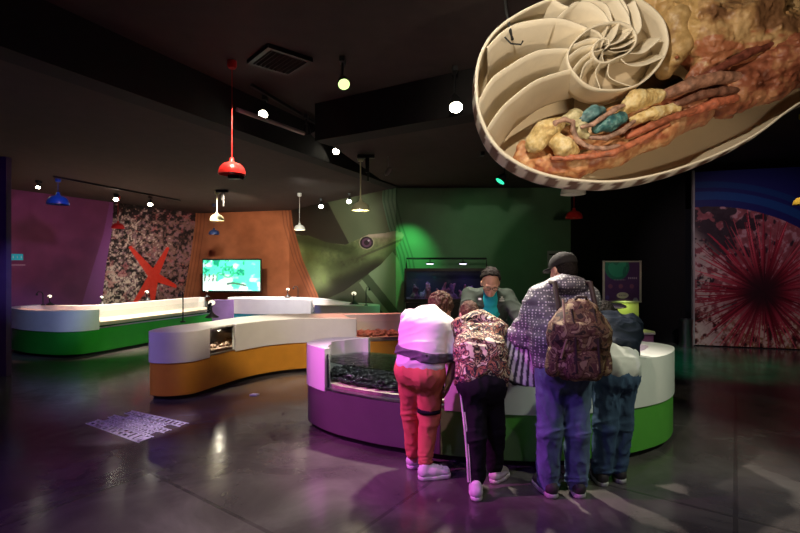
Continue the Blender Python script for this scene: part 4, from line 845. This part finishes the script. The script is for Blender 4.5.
# ---------------- staff member facing the camera behind the counter
J = dict(hipL=(1.03, 5.05, .92), hipR=(.83, 5.05, .92), knL=(1.04, 5.02, .50), knR=(.82, 5.02, .50), anL=(1.05, 5.08, .09), anR=(.81, 5.08, .09), waist=(.92, 4.98, 1.04),
    shL=(1.10, 4.82, 1.235), shR=(.72, 4.82, 1.255), neck=(.915, 4.76, 1.31), head=(.892, 4.64, 1.385), F=(-.08, -.86, -.50), U=(0, -.3, 1), elL=(1.22, 4.66, .99), wrL=(1.10, 4.46, .86), elR=(.64, 4.66, 1.0), wrR=(.70, 4.46, .86))
P3, M3 = figure(J, 'staff member with glasses, dark zip jacket and teal polo shirt, looking down behind the counter', 'person', skin, None, None, None, None, 1.08, handsL=((-.3, -1, -.3), (0, 0, 1), 1, .3), handsR=((.3, -1, -.3), (0, 0, 1), -1, .3))
pants_obj(J, blackc, P3, (.115, .085, .07), .03, 19)
s = S(); s.chain([(.84, 5.03, .98), (.83, 4.95, 1.08), (.83, 4.85, 1.18)], [.125, .125, .12], .06); s.chain([(1.0, 5.03, .98), (1.0, 4.95, 1.08), (1.0, 4.85, 1.18)], [.125, .125, .12], .06)
for k in 'LR': s.chain([J['sh'+k], J['el'+k], lerp(J['el'+k], J['wr'+k], .8)], [.085, .07, .05], .04)
s.cap((.84, 4.80, 1.27), (.99, 4.80, 1.27), .065, .065, .05); s.sub_ell((.905, 4.66, 1.22), (.075, .10, .20)); s.nz = folds(31, .008, (.09, .09, .07)); s.cut((0, 0, .90), (0, 0, -1)); jko = sdf_obj('zip_jacket', s, jk, P3, .0085)
s = S(); s.chain([(.91, 4.98, 1.0), (.91, 4.88, 1.12), (.91, 4.82, 1.20)], [.14, .135, .115], .05); s.cap((.91, 4.79, 1.255), (.905, 4.745, 1.305), .078, .068, .04); s.nz = folds(33, .003); s.cut((0, 0, .93), (0, 0, -1)); po = sdf_obj('polo_shirt', s, tealc, P3, .008)
B().box((.865, 4.672, 1.285), (.022, .012, .07), M=Matrix.Rotation(.45, 4, 'Y') @ Matrix.Rotation(.5, 4, 'X')).box((.945, 4.672, 1.285), (.022, .012, .07), M=Matrix.Rotation(-.45, 4, 'Y') @ Matrix.Rotation(.5, 4, 'X')).out('collar', tealc, po, bevel=.004)
lp = mat('white_print', (.7, .7, .7), .5)
b = B()
for k, (dx, dz, w_) in enumerate(((0, 0, .045), (0, -.018, .055), (0, .018, .02))): b.box((1.02+dx, 4.705, 1.225+dz), (w_, .006, .008), .3)
b.out('chest_print', lp, jko); B().box((.80, 4.705, 1.225), (.028, .006, .02), -.3).out('badge', lp, jko)
h3 = np.array(J['head']); g3 = lambda r, f, u: Vector(h3+1.08*(M3[0]*r+M3[1]*f+M3[2]*u))
b = B()
for k in (-1, 1):
    pts = [g3(k*.034+.025*math.cos(t), .108, .006+.017*math.sin(t)) for t in np.linspace(0, 2*math.pi, 20)]; b.tube(pts, .0028, 6); b.tube([g3(k*.058, .105, .01), g3(k*.080, .04, .008), g3(k*.083, -.01, .005)], .0026, 6)
b.tube([g3(-.010, .109, .008), g3(0, .112, .01), g3(.010, .109, .008)], .0026, 6); b.out('glasses', black, P3)
ew = mat('eye_white', (.8, .8, .8), .3); 
for k in (-1, 1):
    e_ = B().sph(g3(k*.03, .079, .008), .0115).out('eye', ew, P3, smooth=True); B().sph(g3(k*.03, .0875, .006), .005).out('iris', hairk, e_, smooth=True)
hair_obj('hair', h3+M3[2]*.014, M3, hairk, P3, 1.08, 1.15, 24, .050, A=.030, cutu=.105)
shoe('shoe', (.81, 5.14), (.80, 4.88), shoed, solg, P3); shoe('shoe', (1.05, 5.14), (1.06, 4.88), shoed, solg, P3)
# ---------------- visitor in cap with camouflage backpack
J = dict(hipL=(1.03, 3.18, .84), hipR=(1.18, 3.18, .84), knL=(1.0, 3.15, .46), knR=(1.19, 3.16, .46), anL=(1.01, 3.21, .09), anR=(1.205, 3.21, .09), waist=(1.11, 3.2, .98),
    shL=(.98, 3.30, 1.32), shR=(1.30, 3.30, 1.32), neck=(1.155, 3.33, 1.42), head=(1.175, 3.385, 1.525), F=(-.35, .85, -.30), elL=(.88, 3.36, 1.06), wrL=(.83, 3.58, .96), elR=(1.38, 3.46, 1.08), wrR=(1.24, 3.66, .95))
P4, M4 = figure(J, 'visitor in dark cap, dotted grey puffer jacket and blue jeans, back to camera', 'person', skin, None, None, None, None, 1., handsL=((.1, 1, -.2), (0, 0, 1), 1, .5), handsR=((-.2, 1, -.2), (0, 0, 1), -1, .5))
pants_obj(J, denim, P4, (.103, .082, .074), .02, 29, seat=[((1.05, 3.12, .84), .10), ((1.16, 3.12, .84), .10)], A=.009)
s = S(); s.chain([(1.03, 3.2, .90), (1.03, 3.22, 1.05), (1.03, 3.27, 1.22)], [.122, .130, .118], .06); s.chain([(1.18, 3.2, .90), (1.20, 3.22, 1.05), (1.22, 3.27, 1.22)], [.122, .130, .118], .06)
for k in 'LR': s.chain([J['sh'+k], J['el'+k], lerp(J['el'+k], J['wr'+k], .85)], [.098, .082, .062], .05)
s.cap((1.06, 3.31, 1.385), (1.24, 3.31, 1.385), .072, .072, .05); s.ell((1.165, 3.27, 1.43), (.135, .095, .06), None, .03)
bz = folds(41, .008, (.12, .12, .07)); s.nz = lambda P: bz(P)-.006*np.abs(np.sin(P[:, 2]*math.pi/.085+1.2*(P[:, 0]-1.1))); s.cut((0, 0, .83), (0, 0, -1)); sdf_obj('puffer_jacket', s, puffm, P4, .0085)
s = S(); hC = np.array(J['head']); s.ell(hC+M4[2]*.045-M4[1]*.012, (.093, .108, .082), M4, .01); s.cut(hC+M4[2]*.022, -M4[2]); s.nz = lambda P: 0*P[:, 0]
capm = mat('black_cap_cloth', (.009, .007, .007), .9, var=.1); cap_ = sdf_obj('cap', s, capm, P4, .005)
s = S(); s.ell(hC+M4[2]*.032+M4[1]*.105, (.075, .08, .012), M4, .01); sdf_obj('cap_brim', s, capm, cap_, .005)
B().sph(tuple(hC+M4[2]*.128-M4[1]*.012), .008).out('cap_button', capm, cap_, smooth=True)
hair_obj('hair', J['head'], M4, hairk, P4, 1.0, 1.02, 34, .03, A=.008)
shoe('shoe', (1.03, 3.13), (.97, 3.38), shoed, solg, P4, 1.05); shoe('shoe', (1.20, 3.13), (1.235, 3.38), shoed, solg, P4, 1.05)
# backpack: worn, can be lifted off -> its own thing
bp_ = empty('backpack', (1.2, 3.0, .87), 'brown camouflage backpack worn by the visitor in the dark cap', 'backpack')
s = S(); s.chain([(1.07, 3.02, .93), (1.08, 3.02, 1.12), (1.12, 3.05, 1.25)], [.105, .11, .08], .08); s.chain([(1.21, 3.02, .93), (1.22, 3.02, 1.12), (1.20, 3.05, 1.25)], [.105, .11, .08], .08); s.nz = folds(51, .009, (.07, .07, .07)); pk = sdf_obj('bag_body', s, packm, bp_, .0085)
s = S(); s.cap((1.09, 2.935, .905), (1.20, 2.935, .905), .068, .068, .05); s.cap((1.10, 2.935, .98), (1.19, 2.935, .98), .06, .06, .05); s.nz = folds(53, .005); sdf_obj('front_pocket', s, packm, bp_, .008)
s = S(); s.cap((1.11, 2.935, 1.15), (1.20, 2.935, 1.15), .055, .055, .05); s.nz = folds(54, .005); sdf_obj('front_pocket', s, packm, bp_, .008)
s = S(); s.cap((.975, 2.99, .90), (.985, 3.0, 1.01), .05, .042, .03); s.nz = folds(55, .005); sdf_obj('side_pocket', s, packm, bp_, .008)
s = S(); s.cap((1.305, 2.99, .90), (1.30, 3.0, 1.01), .045, .04, .03); s.nz = folds(56, .005); sdf_obj('side_pocket', s, packm, bp_, .008)
stp = mat('dark_brown_webbing', (.05, .03, .025), .7); tan = mat('tan_cord', (.50, .33, .22), .6)
for sx in (1.04, 1.28): B().tube([(sx, 3.07, 1.27), (sx, 3.16, 1.44), (sx-.01*(sx > 1.2), 3.28, 1.44), (sx, 3.40, 1.33), (sx, 3.42, 1.15), (sx, 3.26, .97), (sx, 3.08, .93)], .017, 8).out('shoulder_strap', stp, bp_, smooth=True)
B().tube([(1.12, 3.03, 1.32), (1.13, 3.0, 1.355), (1.19, 3.0, 1.355), (1.20, 3.03, 1.32)], .009, 8).out('top_handle', stp, bp_, smooth=True)
for x in (1.08, 1.22): B().tube([(x, 2.955, 1.28), (x, 2.895, 1.15), (x, 2.885, 1.05), (x, 2.868, .90)], .008, 8).out('compression_strap', stp, bp_, smooth=True)
B().tube([(1.04, 3.0, 1.34), (1.03, 2.945, 1.24), (1.03, 2.905, 1.10), (1.0, 2.92, .98)], .007, 8).out('cord', tan, bp_, smooth=True)
# striped jacket draped over the left forearm
RB = [(.70, 3.36, .80), (.755, 3.33, .765), (.815, 3.30, .745), (.875, 3.28, .73), (.935, 3.26, .725)]
RT = [(.80, 3.42, 1.02), (.835, 3.39, 1.045), (.87, 3.36, 1.06), (.905, 3.34, 1.06), (.94, 3.31, 1.04)]
def stripef(P):
    z = np.clip((1.05-P[:, 2])/.3, 0, 1); u = (P[:, 0]-(.80-.10*z))/(.14+.095*z); w_ = np.sin(u*math.pi*2*5.5)
    c = np.tile(np.array([.62, .58, .60]), (len(P), 1)); c = mixc(c, (.04, .035, .045), sst(w_, -.1, .2)*1.); return mixc(c, (.012, .012, .014), 1-sst(P[:, 2]-.775+.32*(P[:, 0]-.70), 0, .01))
s = S(); s.chain([(.93, 3.33, 1.07), (.86, 3.46, 1.045), (.83, 3.60, .985)], [.05, .07, .075], .03)
for t_, b_2 in zip(RT, RB): s.chain([t_, lerp(t_, b_2, .5), b_2], [.03, .034, .034], .025)
s.nz = folds(71, .005, (.03, .03, .2)); s.cut((0, 0, .72), (0, 0, -1))
dj = sdf_obj('striped_jacket', s, mat('striped_cloth', attr=True, rough=.8), None, .0075, stripef); tag(dj, 'grey and black striped jacket draped over the arm of the visitor in the cap', 'jacket')
# ---------------- visitor bending over at the right
J = dict(hipL=(1.47, 3.36, .78), hipR=(1.61, 3.40, .78), knL=(1.455, 3.33, .43), knR=(1.60, 3.40, .43), anL=(1.45, 3.37, .09), anR=(1.575, 3.42, .09), waist=(1.56, 3.44, .90),
    shL=(1.58, 3.78, 1.09), shR=(1.84, 3.74, 1.09), neck=(1.72, 3.86, 1.13), head=(1.74, 3.98, 1.14), F=(.2, .8, -.6), U=(0, .6, 1), elL=(1.55, 3.95, .95), wrL=(1.68, 4.10, .86), elR=(1.92, 3.90, .95), wrR=(1.86, 4.08, .86))
P5, M5 = figure(J, 'visitor in navy jacket over white shirt and dark jeans, bending over at far right', 'person', skin, None, None, None, None, .95, handsL=((.2, 1, -.1), (0, 0, 1), 1, .25), handsR=((-.1, 1, -.1), (0, 0, 1), -1, .25), jr=.9)
pants_obj(J, denim2, P5, (.100, .080, .072), .035, 39, seat=[((1.50, 3.32, .77), .095), ((1.59, 3.35, .77), .095)], A=.008)
s = S(); s.cap((1.50, 3.35, .83), (1.60, 3.38, .83), .126, .126, .05); s.cap((1.53, 3.42, .91), (1.63, 3.46, .91), .11, .11, .05); s.chain([(1.60, 3.5, .94), (1.68, 3.72, 1.04)], [.11, .10], .05); s.nz = folds(61, .006, (.09, .09, .05)); s.cut((0, 0, .755), (0, 0, -1)); sdf_obj('shirt', s, mat('grey_white_cotton', (.50, .50, .48), .85, var=.05), P5, .0085)
s = S(); s.chain([(1.56, 3.44, .93), (1.62, 3.62, 1.04), (1.65, 3.77, 1.09)], [.112, .108, .092], .06); s.chain([(1.65, 3.47, .93), (1.74, 3.62, 1.03), (1.77, 3.75, 1.07)], [.108, .105, .09], .06)
for k in 'LR': s.chain([J['sh'+k], J['el'+k], lerp(J['el'+k], J['wr'+k], .85)], [.085, .07, .055], .04)
s.ell((1.70, 3.80, 1.14), (.09, .075, .06), None, .04); s.nz = folds(63, .008, (.09, .09, .06)); s.cut((1.6, 3.45, .90), (-.3, -.6, -.8)); sdf_obj('jacket', s, navyj, P5, .0085)
hair_obj('hair', J['head'], M5, hairk, P5, .95, 1.06, 44, .05, A=.012)
shoe('shoe', (1.43, 3.30), (1.46, 3.54), shoed, solg, P5); shoe('shoe', (1.57, 3.35), (1.66, 3.58), shoed, solg, P5)
# ================================================================ screen, aquarium, board, instruments, floor lettering
def paint_tv(x, y):
    u = (x-202)/59.; v = (y-258)/34.; n = len(x); a = fbm2(u*7, v*5, 80, 3); d = fbm2(u*18, v*12, 84, 3)
    c = np.tile(np.array([.10, .95, .55]), (n, 1)); c = mixc(c, (.75, 1., .92), sst(a+.5*(v-.5)-.35*(u-.3)*(u > .75), .42, .60)); c = mixc(c, (.0, .25, .14), sst(d+.25*(.3-v)-.5*(u > .72), .54, .66)*(v < .5)*.9)
    dd = np.hypot(u-.44, (v-.40)*.6); c = mixc(c, (.02, .35, .22), (np.abs(dd-.09) < .018)*.8); c = mixc(c, (.05, .12, .09), (np.abs(v-.78-.05*np.sin(u*9)) < .03)*(u > .42)*(u < .75)*.9)
    c = mixc(c, (.12, .16, .13), (np.sin(u*90+6*v) > .1)*(u < .26)*(v > .45)*(v < .68)*(d > .45)*.9); return c
tv = empty('wall_screen', (-4.15, 11.9, 1.4), 'bright flat screen on the orange wall showing a green underwater picture', 'screen')
d0, d1 = 12.45, 12.35
wall_grid('picture', (W(203, 0, d0)[0], d0), (W(260, 0, d1)[0], d1), CH-(291-266)*12.4/F+.02, CH+(266-259)*12.4/F-.02, 120, 70, paint_tv, mat('screen_picture', (0, 0, 0), attr=True, es=1.0, rough=.3), tv, .01)
a_ = Vector((W(202, 0, d0)[0], d0+.045, (CH-(291-266)*12.4/F+CH+7*12.4/F)/2)); b_ = Vector((W(261, 0, d1)[0], d1+.045, a_.z))
B().beam(a_, b_, .07, 33*12.4/F+.02).out('housing', black, tv, bevel=.01)
mid = (a_+b_)/2; B().beam(mid, mid+Vector((.05, .95, 0)), .09, .09).box(mid+Vector((0, .06, 0)), (.5, .06, .4)).out('wall_bracket', black, tv)
# ---- aquarium against the green wall
aq = empty('aquarium', (.85, 8.9, 0), 'dark aquarium with purple-lit corals against the green wall', 'aquarium')
x0, x1, y0, y1 = .10, 1.62, 8.55, 9.1
B().box(((x0+x1)/2, (y0+y1)/2, .45), (x1-x0, y1-y0, .90)).out('cabinet', mat('black_lacquer', (.012, .012, .014), .4), aq, bevel=.01)
b = B()
for z in (.93, 1.49): b.box(((x0+x1)/2, y0, z), (x1-x0, .04, .05)).box(((x0+x1)/2, y1, z), (x1-x0, .04, .05)).box((x0, (y0+y1)/2, z), (.04, y1-y0, .05)).box((x1, (y0+y1)/2, z), (.04, y1-y0, .05))
for x in (x0, x1):
    for y in (y0, y1): b.box((x, y, 1.2), (.035, .035, .6))
b.out('frame', black, aq)
B().box(((x0+x1)/2, y0, 1.21), (x1-x0-.03, .012, .52)).out('front_glass', glass, aq)
B().box(((x0+x1)/2, y1, 1.21), (x1-x0-.04, .012, .52)).out('back_panel', mat('deep_blue_panel', (.012, .008, .05), .6), aq)
B().box(((x0+x1)/2, (y0+y1)/2, .94), (x1-x0-.04, y1-y0-.04, .04)).out('gravel_bed', mat('violet_gravel', (.12, .05, .16), .9, bump=.8, bscale=40), aq)
crl = mat('violet_coral', (.20, .09, .26), .8, var=.5, nscale=12, bump=.5); crp = mat('pink_coral', (.42, .15, .30), .8, var=.5, nscale=12, bump=.5)
rs = np.random.RandomState(8)
for k in range(11):
    cx_, cy_ = rs.uniform(x0+.14, x1-.14), rs.uniform(y0+.12, y1-.14); r = rs.uniform(.07, .13); s = S(); s.ell((cx_, cy_, .98), (r, r*.9, r*.8), None, .04)
    for j in range(4): s.cap((cx_, cy_, 1.0), (cx_+rs.uniform(-.1, .1), cy_+rs.uniform(-.08, .08), 1.03+rs.uniform(.02, .22)), .035, .02, .03)
    s.nz = lambda P: .03*(fbm(P/.04, 5, 3)-.5); sdf_obj('coral', s, (crl, crp)[k % 2], aq, .014)
B().tube([(x0+.02, 8.8, 1.5), (x0+.02, 8.8, 1.70), (x1, 8.8, 1.70), (x1, 8.8, 1.5)], .018, 8).out('lamp_rail', black, aq)
for px in (430, 463):
    x = W(px, 263, 8.8)[0]; B().lathe((x, 8.8, 1.605), [(.001, .03), (.06, .025), (.085, 0), (.075, -.004)], 20).tube([(x, 8.8, 1.62), (x, 8.8, 1.69)], .01).out('lamp_housing', black, aq); B().sph((x, 8.8, 1.598), (.07, .07, .012)).out('lamp_lens', mat('violet_white_lens', (.9,)*3, .3, emit=(.8, .72, 1), es=4), aq, smooth=True)
for x in (.45, 1.25):
    light('aquarium_lamp', (x, 8.8, 1.58), (x, 8.85, 1.0), 3.5, (.45, .3, 1), 120, .8, .05)
# ---- symbol notice on the green wall
t = empty('wall_notice', (W(555, 261, 9.2)[0], 9.2, 1.5), 'pale square notice with a dark ring on the green wall behind the cap', 'notice')
x_, y_, z_ = W(555, 261, 9.22); B().box((x_, 9.225, z_), (.30, .012, .42)).out('panel', mat('pale_notice_card', (.42, .45, .44), .6), t)
b = B(); b.tube([(x_+.085*math.cos(a), 9.215, z_-.05+.085*math.sin(a)) for a in np.linspace(0, 2*math.pi, 24)], .010, 6).tube([(x_-.055, 9.215, z_-.11), (x_+.055, 9.215, z_+.01)], .008).box((x_, 9.216, z_+.14), (.24, .006, .03)); b.out('symbol', black, t)
# ---- green exit-style sign on the purple wall
x_, y_, z_ = W(16, 256.5, 8.35); t = empty('wall_sign', (x_, y_, z_), 'small teal sign on the purple wall beside the dark corner', 'sign')
B().box((x_, y_, z_), (.20, .02, .11), 1.0).out('panel', mat('teal_sign_face', (.02, .35, .40), .4, emit=(.02, .5, .55), es=.25), t); b = B()
for k in range(4): b.box((x_-.05+.032*k+.01, y_-.022-.0+(-.05+.032*k)*1.55, z_), (.012, .012, .045), 1.0)
b.out('lettering', mat('pale_sign_ink', (.4, .6, .6), .5), t)
x_, y_, z_ = W(17, 264.5, 8.4); tag(B().box((x_, y_, z_), (.24, .02, .022), 1.0).out('wall_strip', mat('pale_strip', (.35, .25, .35), .5)), 'thin pale strip below the teal sign on the purple wall', 'strip')
# ---- information board and small lit display behind the right end of the counter
def paint_board(x, y):
    u = (x-603)/37.; v = (y-260)/43.; n = len(x); c = np.tile(np.array([.085, .035, .14]), (n, 1)); a = fbm2(u*5, v*5, 90, 3)
    c = mixc(c, (.02, .20, .13), (np.hypot((u-.38)/1.1, (v-.16)) < .30)*.95); c = mixc(c, (.04, .36, .22), (np.hypot((u-.40)/1.1, (v-.15)) < .24)*(a > .52)*.8)
    c = mixc(c, (.45, .40, .5), (np.abs(v-.41) < .022)*(u > .66)*(u < .93)*(np.sin(u*120) > -.4)); c = mixc(c, (.3, .25, .35), (np.abs(v-.45) < .014)*(u > .28)*(u < .6)*(np.sin(u*150) > 0))
    for cx in (.2, .48, .78): c = mixc(c, (.24, .09, .16), (np.hypot(u-cx, (v-.60)*1.15) < .06)*1.)
    e = np.hypot((u-.53)/.16, (v-.81)/.072); c = mixc(c, (.62, .60, .50), (e < 1)*1.); c = mixc(c, (.2, .15, .2), (e < .6)*(np.abs(v-.81) < .012)*(np.sin(u*130) > 0))
    c = mixc(c, (.3, .3, .42), (np.hypot((u-.88)/.07, (v-.93)/.07) < 1)*1.); c = mixc(c, (.10, .08, .30), (np.hypot((u-.12), (v-.86)) < .05)*1.); return c
bd = empty('information_board', (1.33*1.9, 5.35, 0), 'framed purple and green information poster standing behind the right end of the counter', 'poster')
dB = 5.35; xa, xb = W(603.5, 0, dB)[0], W(640, 0, dB)[0]; za, zb = W(0, 301, dB)[2], W(0, 261, dB)[2]
wall_grid('poster', (xa, dB), (xb, dB), za, zb, 150, 160, paint_board, mat('poster_print', attr=True, rough=.4), bd, .01)
b = B(); fr = mat('pale_frame', (.50, .50, .42), .4)
for c_, d_ in ((((xa+xb)/2, zb), (xb-xa+.02, .014)), (((xa+xb)/2, za), (xb-xa+.02, .014)), ((xa, (za+zb)/2), (.014, zb-za+.02)), ((xb, (za+zb)/2), (.014, zb-za+.02))): b.box((c_[0], dB-.005, c_[1]), (d_[0], .03, d_[1]))
b.out('frame', fr, bd); ygr = mat('pale_yellow_panel', (.45, .45, .22), .5)
B().box(((xa+xb)/2, dB+.03, (za+.0)/2), (xb-xa-.01, .02, za)).out('stand_panel', ygr, bd); B().box(((xa+xb)/2, dB+.03, .01), (.5, .4, .02)).out('stand_foot', black, bd)
# small display table in front of the board
dt = empty('display_table', (2.75, 5.15, 0), 'small table with purple sides and pale top behind the counter end', 'table')
X0, X1 = W(622, 0, 5.1)[0], W(656, 0, 5.1)[0]; zt = W(0, 331, 5.1)[2]
B().prism([(X0, 5.0), (X1-.06, 5.0), (X1, 5.12), (X1-.02, 5.28), (X0, 5.28)], zt-.02, zt).out('table_top', mat('pale_lilac_top', (.62, .55, .55), .4), dt, bevel=.004); B().prism([(X0+.01, 5.02), (X1-.07, 5.02), (X1-.02, 5.12), (X1-.03, 5.26), (X0+.01, 5.26)], .0, zt-.02).out('table_body', mat('plum_laminate', (.20, .07, .16), .5), dt)
def at5(px, py, d=5.12): return W(px, py, d)
t = empty('desk_lamp', at5(616, 325), 'round white-topped lamp device glowing yellow-green below the poster', 'lamp'); x_, y_, z_ = at5(616, 306, 5.2)
B().lathe((x_, y_, z_), [(.001, .03), (.07, .028), (.105, .01), (.105, -.01), (.06, -.02), (.001, -.02)], 24).out('lamp_head', mat('white_plastic', (.7, .72, .66), .4), t, smooth=True); B().lathe((x_, y_, z_+.03), [(.035, .003), (.06, .003), (.06, .006), (.035, .006)], 24).out('ring', mat('blue_ring', (.03, .1, .3), .4), t)
B().tube([(x_, y_, z_-.02), (x_, y_+.02, .0)], .018).out('post', black, t)
for lb, px, w_, h_, m_, nm in (('small dark device with knobs on the lilac table under the poster', 630, .12, .09, black, 'control_box'), ('small green tinted bottle on the table behind the counter end', 634, .035, .10, mat('pale_green_plastic', (.4, .6, .3), .4), 'bottle')):
    x_ = W(px, 0, 5.15)[0]; t = empty(nm, (x_, 5.15, zt), lb, nm.replace('_', ' '))
    if nm == 'bottle':
        B().lathe((x_, 5.06, zt), [(.001, 0), (.022, 0), (.022, .07), (.010, .09), (.001, .09)], 16).out('bottle_body', m_, t, smooth=True); B().lathe((x_, 5.06, zt+.09), [(.001, 0), (.012, 0), (.012, .02), (.001, .02)], 12).out('bottle_cap', black, t)
    else:
        B().box((x_, 5.2, zt+h_/2), (w_, .08, h_)).out('case', m_, t, bevel=.008)
        for j in (-1, 0, 1): B().cyl((x_+j*.035, 5.16, zt+.055), (x_+j*.035, 5.14, zt+.055), .011).out('knob', chrome, t)
light('display_lamp', (W(628, 0, 5.2)[0], 5.22, 1.18), (W(628, 0, 5.3)[0], 5.32, .9), 2.2, (.75, 1, .25), 140, .8, .03)
# ---- trash can
x_, y_ = G(686, 346); t = empty('trash_can', (x_, y_, 0), 'shiny steel cylinder bin standing beside the urchin mural', 'bin')
B().lathe((x_, y_, 0), [(.001, 0), (.125, 0), (.125, .05), (.12, .055), (.12, .50), (.125, .505), (.125, .53), (.105, .53), (.10, .40)], 32).out('bin_body', steel, t, smooth=True); B().lathe((x_, y_, .0), [(.001, .41), (.10, .41)], 24).out('bin_liner', black, t)
# ---- microscopes and stands on the counters
def microscope(px, py, d, sc, label, z=.80):
    x, y, _ = W(px, py, d); t = empty('microscope', (x, y, z), label, 'microscope', 'small viewers on the counters'); k = sc
    B().lathe((x, y, z), [(.001, 0), (.075*k, 0), (.07*k, .012*k), (.03*k, .04*k), (.015*k, .06*k)], 20).out('base', black, t, smooth=True)
    B().tube([(x, y, z+.05*k), (x-.01*k, y, z+.10*k), (x, y, z+.15*k)], .012*k).out('arm', black, t, smooth=True)
    B().sph((x, y-.01, z+.17*k), (.038*k, .035*k, .03*k)).out('viewer_lamp', mat('warm_viewer_lamp', (.9,)*3, .3, emit=(1, .85, .6), es=1.3), t, smooth=True); B().cyl((x, y-.03*k, z+.165*k), (x, y-.05*k, z+.155*k), .016*k).out('eyepiece', black, t)
def stand(px, py, d, h, label, z=.80, bend=-.08):
    x, y, _ = W(px, py, d); t = empty('gooseneck_lamp', (x, y, z), label, 'lamp', 'thin gooseneck lamps on the counters')
    B().cyl((x, y, z), (x, y, z+.015), .035).out('base', black, t); B().tube([(x, y, z), (x, y, z+h*.8), (x+bend*.3, y, z+h*.97), (x+bend, y-.01, z+h), (x+bend*1.3, y-.02, z+h-.03)], .009).out('neck', black, t, smooth=True)
    B().lathe((x+bend*1.3, y-.02, z+h-.07), [(.022, 0), (.02, .02), (.01, .045), (.001, .047)], 14).out('lamp_head', black, t, smooth=True)
microscope(50, 306, 9.15, 1.0, 'black and white viewer at the left end of the green counter'); stand(43, 306, 9.12, .26, 'thin lamp at the left end of the green counter')
microscope(102, 305, 9.4, .8, 'small viewer on the green counter at the left edge of the starfish mural')
microscope(147, 303, 10.4, 1.1, 'white-headed viewer on the counter just below the starfish')
microscope(207, 300, 11.58, .9, 'small viewer on the back counter directly under the screen')
microscope(288, 298, 11.52, 1.1, 'small viewer alone on the back counter right of the screen'); stand(298, 298, 11.45, .27, 'thin lamp on the back counter right of the screen')
microscope(354, 302, 9.35, 1.25, 'larger viewer at the right end of the back counter'); stand(366, 306, 9.05, .36, 'thin lamp at the right end of the back counter', bend=.05)
microscope(212, 312, 7.0, 1.3, 'black cone-shaped viewer on the back rim of the orange counter', .79); stand(183, 318, 6.42, .42, 'tall thin lamp post at the back of the orange counter', .79, bend=-.03)
# ---- purple panel inside the back counter
tag(B().box((W(223, 0, 10.6)[0], 10.6, .40), (.48, .05, .80)).out('pedestal', mat('lilac_panel', (.42, .25, .55), .5), bevel=.005), 'lilac pedestal standing between the green and back counters', 'pedestal')
# ---- white lettering on the floor: rows of outlined glyphs, not readable from here
A0 = np.array(G(87, 423.5)); B0 = np.array(G(138, 442)); C0 = np.array(G(187, 423)); D0 = np.array(G(127, 409.5)); dec = B()
def dq(u, v): return tuple((A0*(1-u)+B0*u)*(1-v)+(D0*(1-u)+C0*u)*v)
rs = np.random.RandomState(12)
def stroke(a, b_, w):
    p = np.array(dq(*a)); q = np.array(dq(*b_)); d = q-p; L_ = np.linalg.norm(d)
    if L_ < 1e-4: return
    w = w*1.7; n_ = np.array([-d[1], d[0]])/L_*w/2; e = d/L_*w*.4; dec.prism([tuple(p-e-n_), tuple(q+e-n_), tuple(q+e+n_), tuple(p-e+n_)], .0005, .003)
GL = ['ACDF', 'ABCD', 'EFAC', 'ABDE', 'ACFD', 'BCEA', 'ADCG', 'CGFA']
for (v0, v1, u0, u1, n_, w) in ((.02, .26, .0, 1.0, 11, .011), (.31, .45, .10, .92, 15, .008), (.50, .62, .04, 1.0, 15, .008), (.67, .80, .22, .86, 10, .008), (.84, 1.0, .10, 1.0, 13, .009)):
    for k in range(n_):
        a = u0+(u1-u0)*k/n_; b2 = a+(u1-u0)/n_*.80; vm = (v0+v1)/2
        segs = {'A': ((a, v0), (a, v1)), 'B': ((a, v1), (b2, v1)), 'C': ((b2, v0), (b2, v1)), 'D': ((a, v0), (b2, v0)), 'E': ((a, vm), (b2, vm)), 'F': ((a, v1), (b2, v1)), 'G': ((a, v0), (b2, v1))}
        for c_ in GL[rs.randint(len(GL))]: stroke(*segs[c_], w)
        if v0 < .1:
            for c_ in 'AC': s_ = segs[c_]; o_ = (u1-u0)/n_*.2; stroke((s_[0][0]+o_, s_[0][1]+.03), (s_[1][0]+o_, s_[1][1]-.03), .006)
    stroke((u0-.02, v0-.015), (u1+.01, v0-.015), .007); stroke((u0-.02, v1+.015), (u1+.01, v1+.015), .007)
dc = dec.out('floor_lettering', mat('white_floor_finish', (.85, .80, .85), .5)); tag(dc, 'white outlined lettering graphic on the dark floor at left', 'floor graphic')
x_, y_ = G(254, 394.5); tag(B().prism([(x_-.05, y_-.02), (x_+.04, y_-.03), (x_+.06, y_+.02), (x_-.02, y_+.035)], .0005, .012).out('floor_scrap', mat('white_floor_finish')), 'tiny pale scrap on the floor in front of the orange counter', 'scrap')
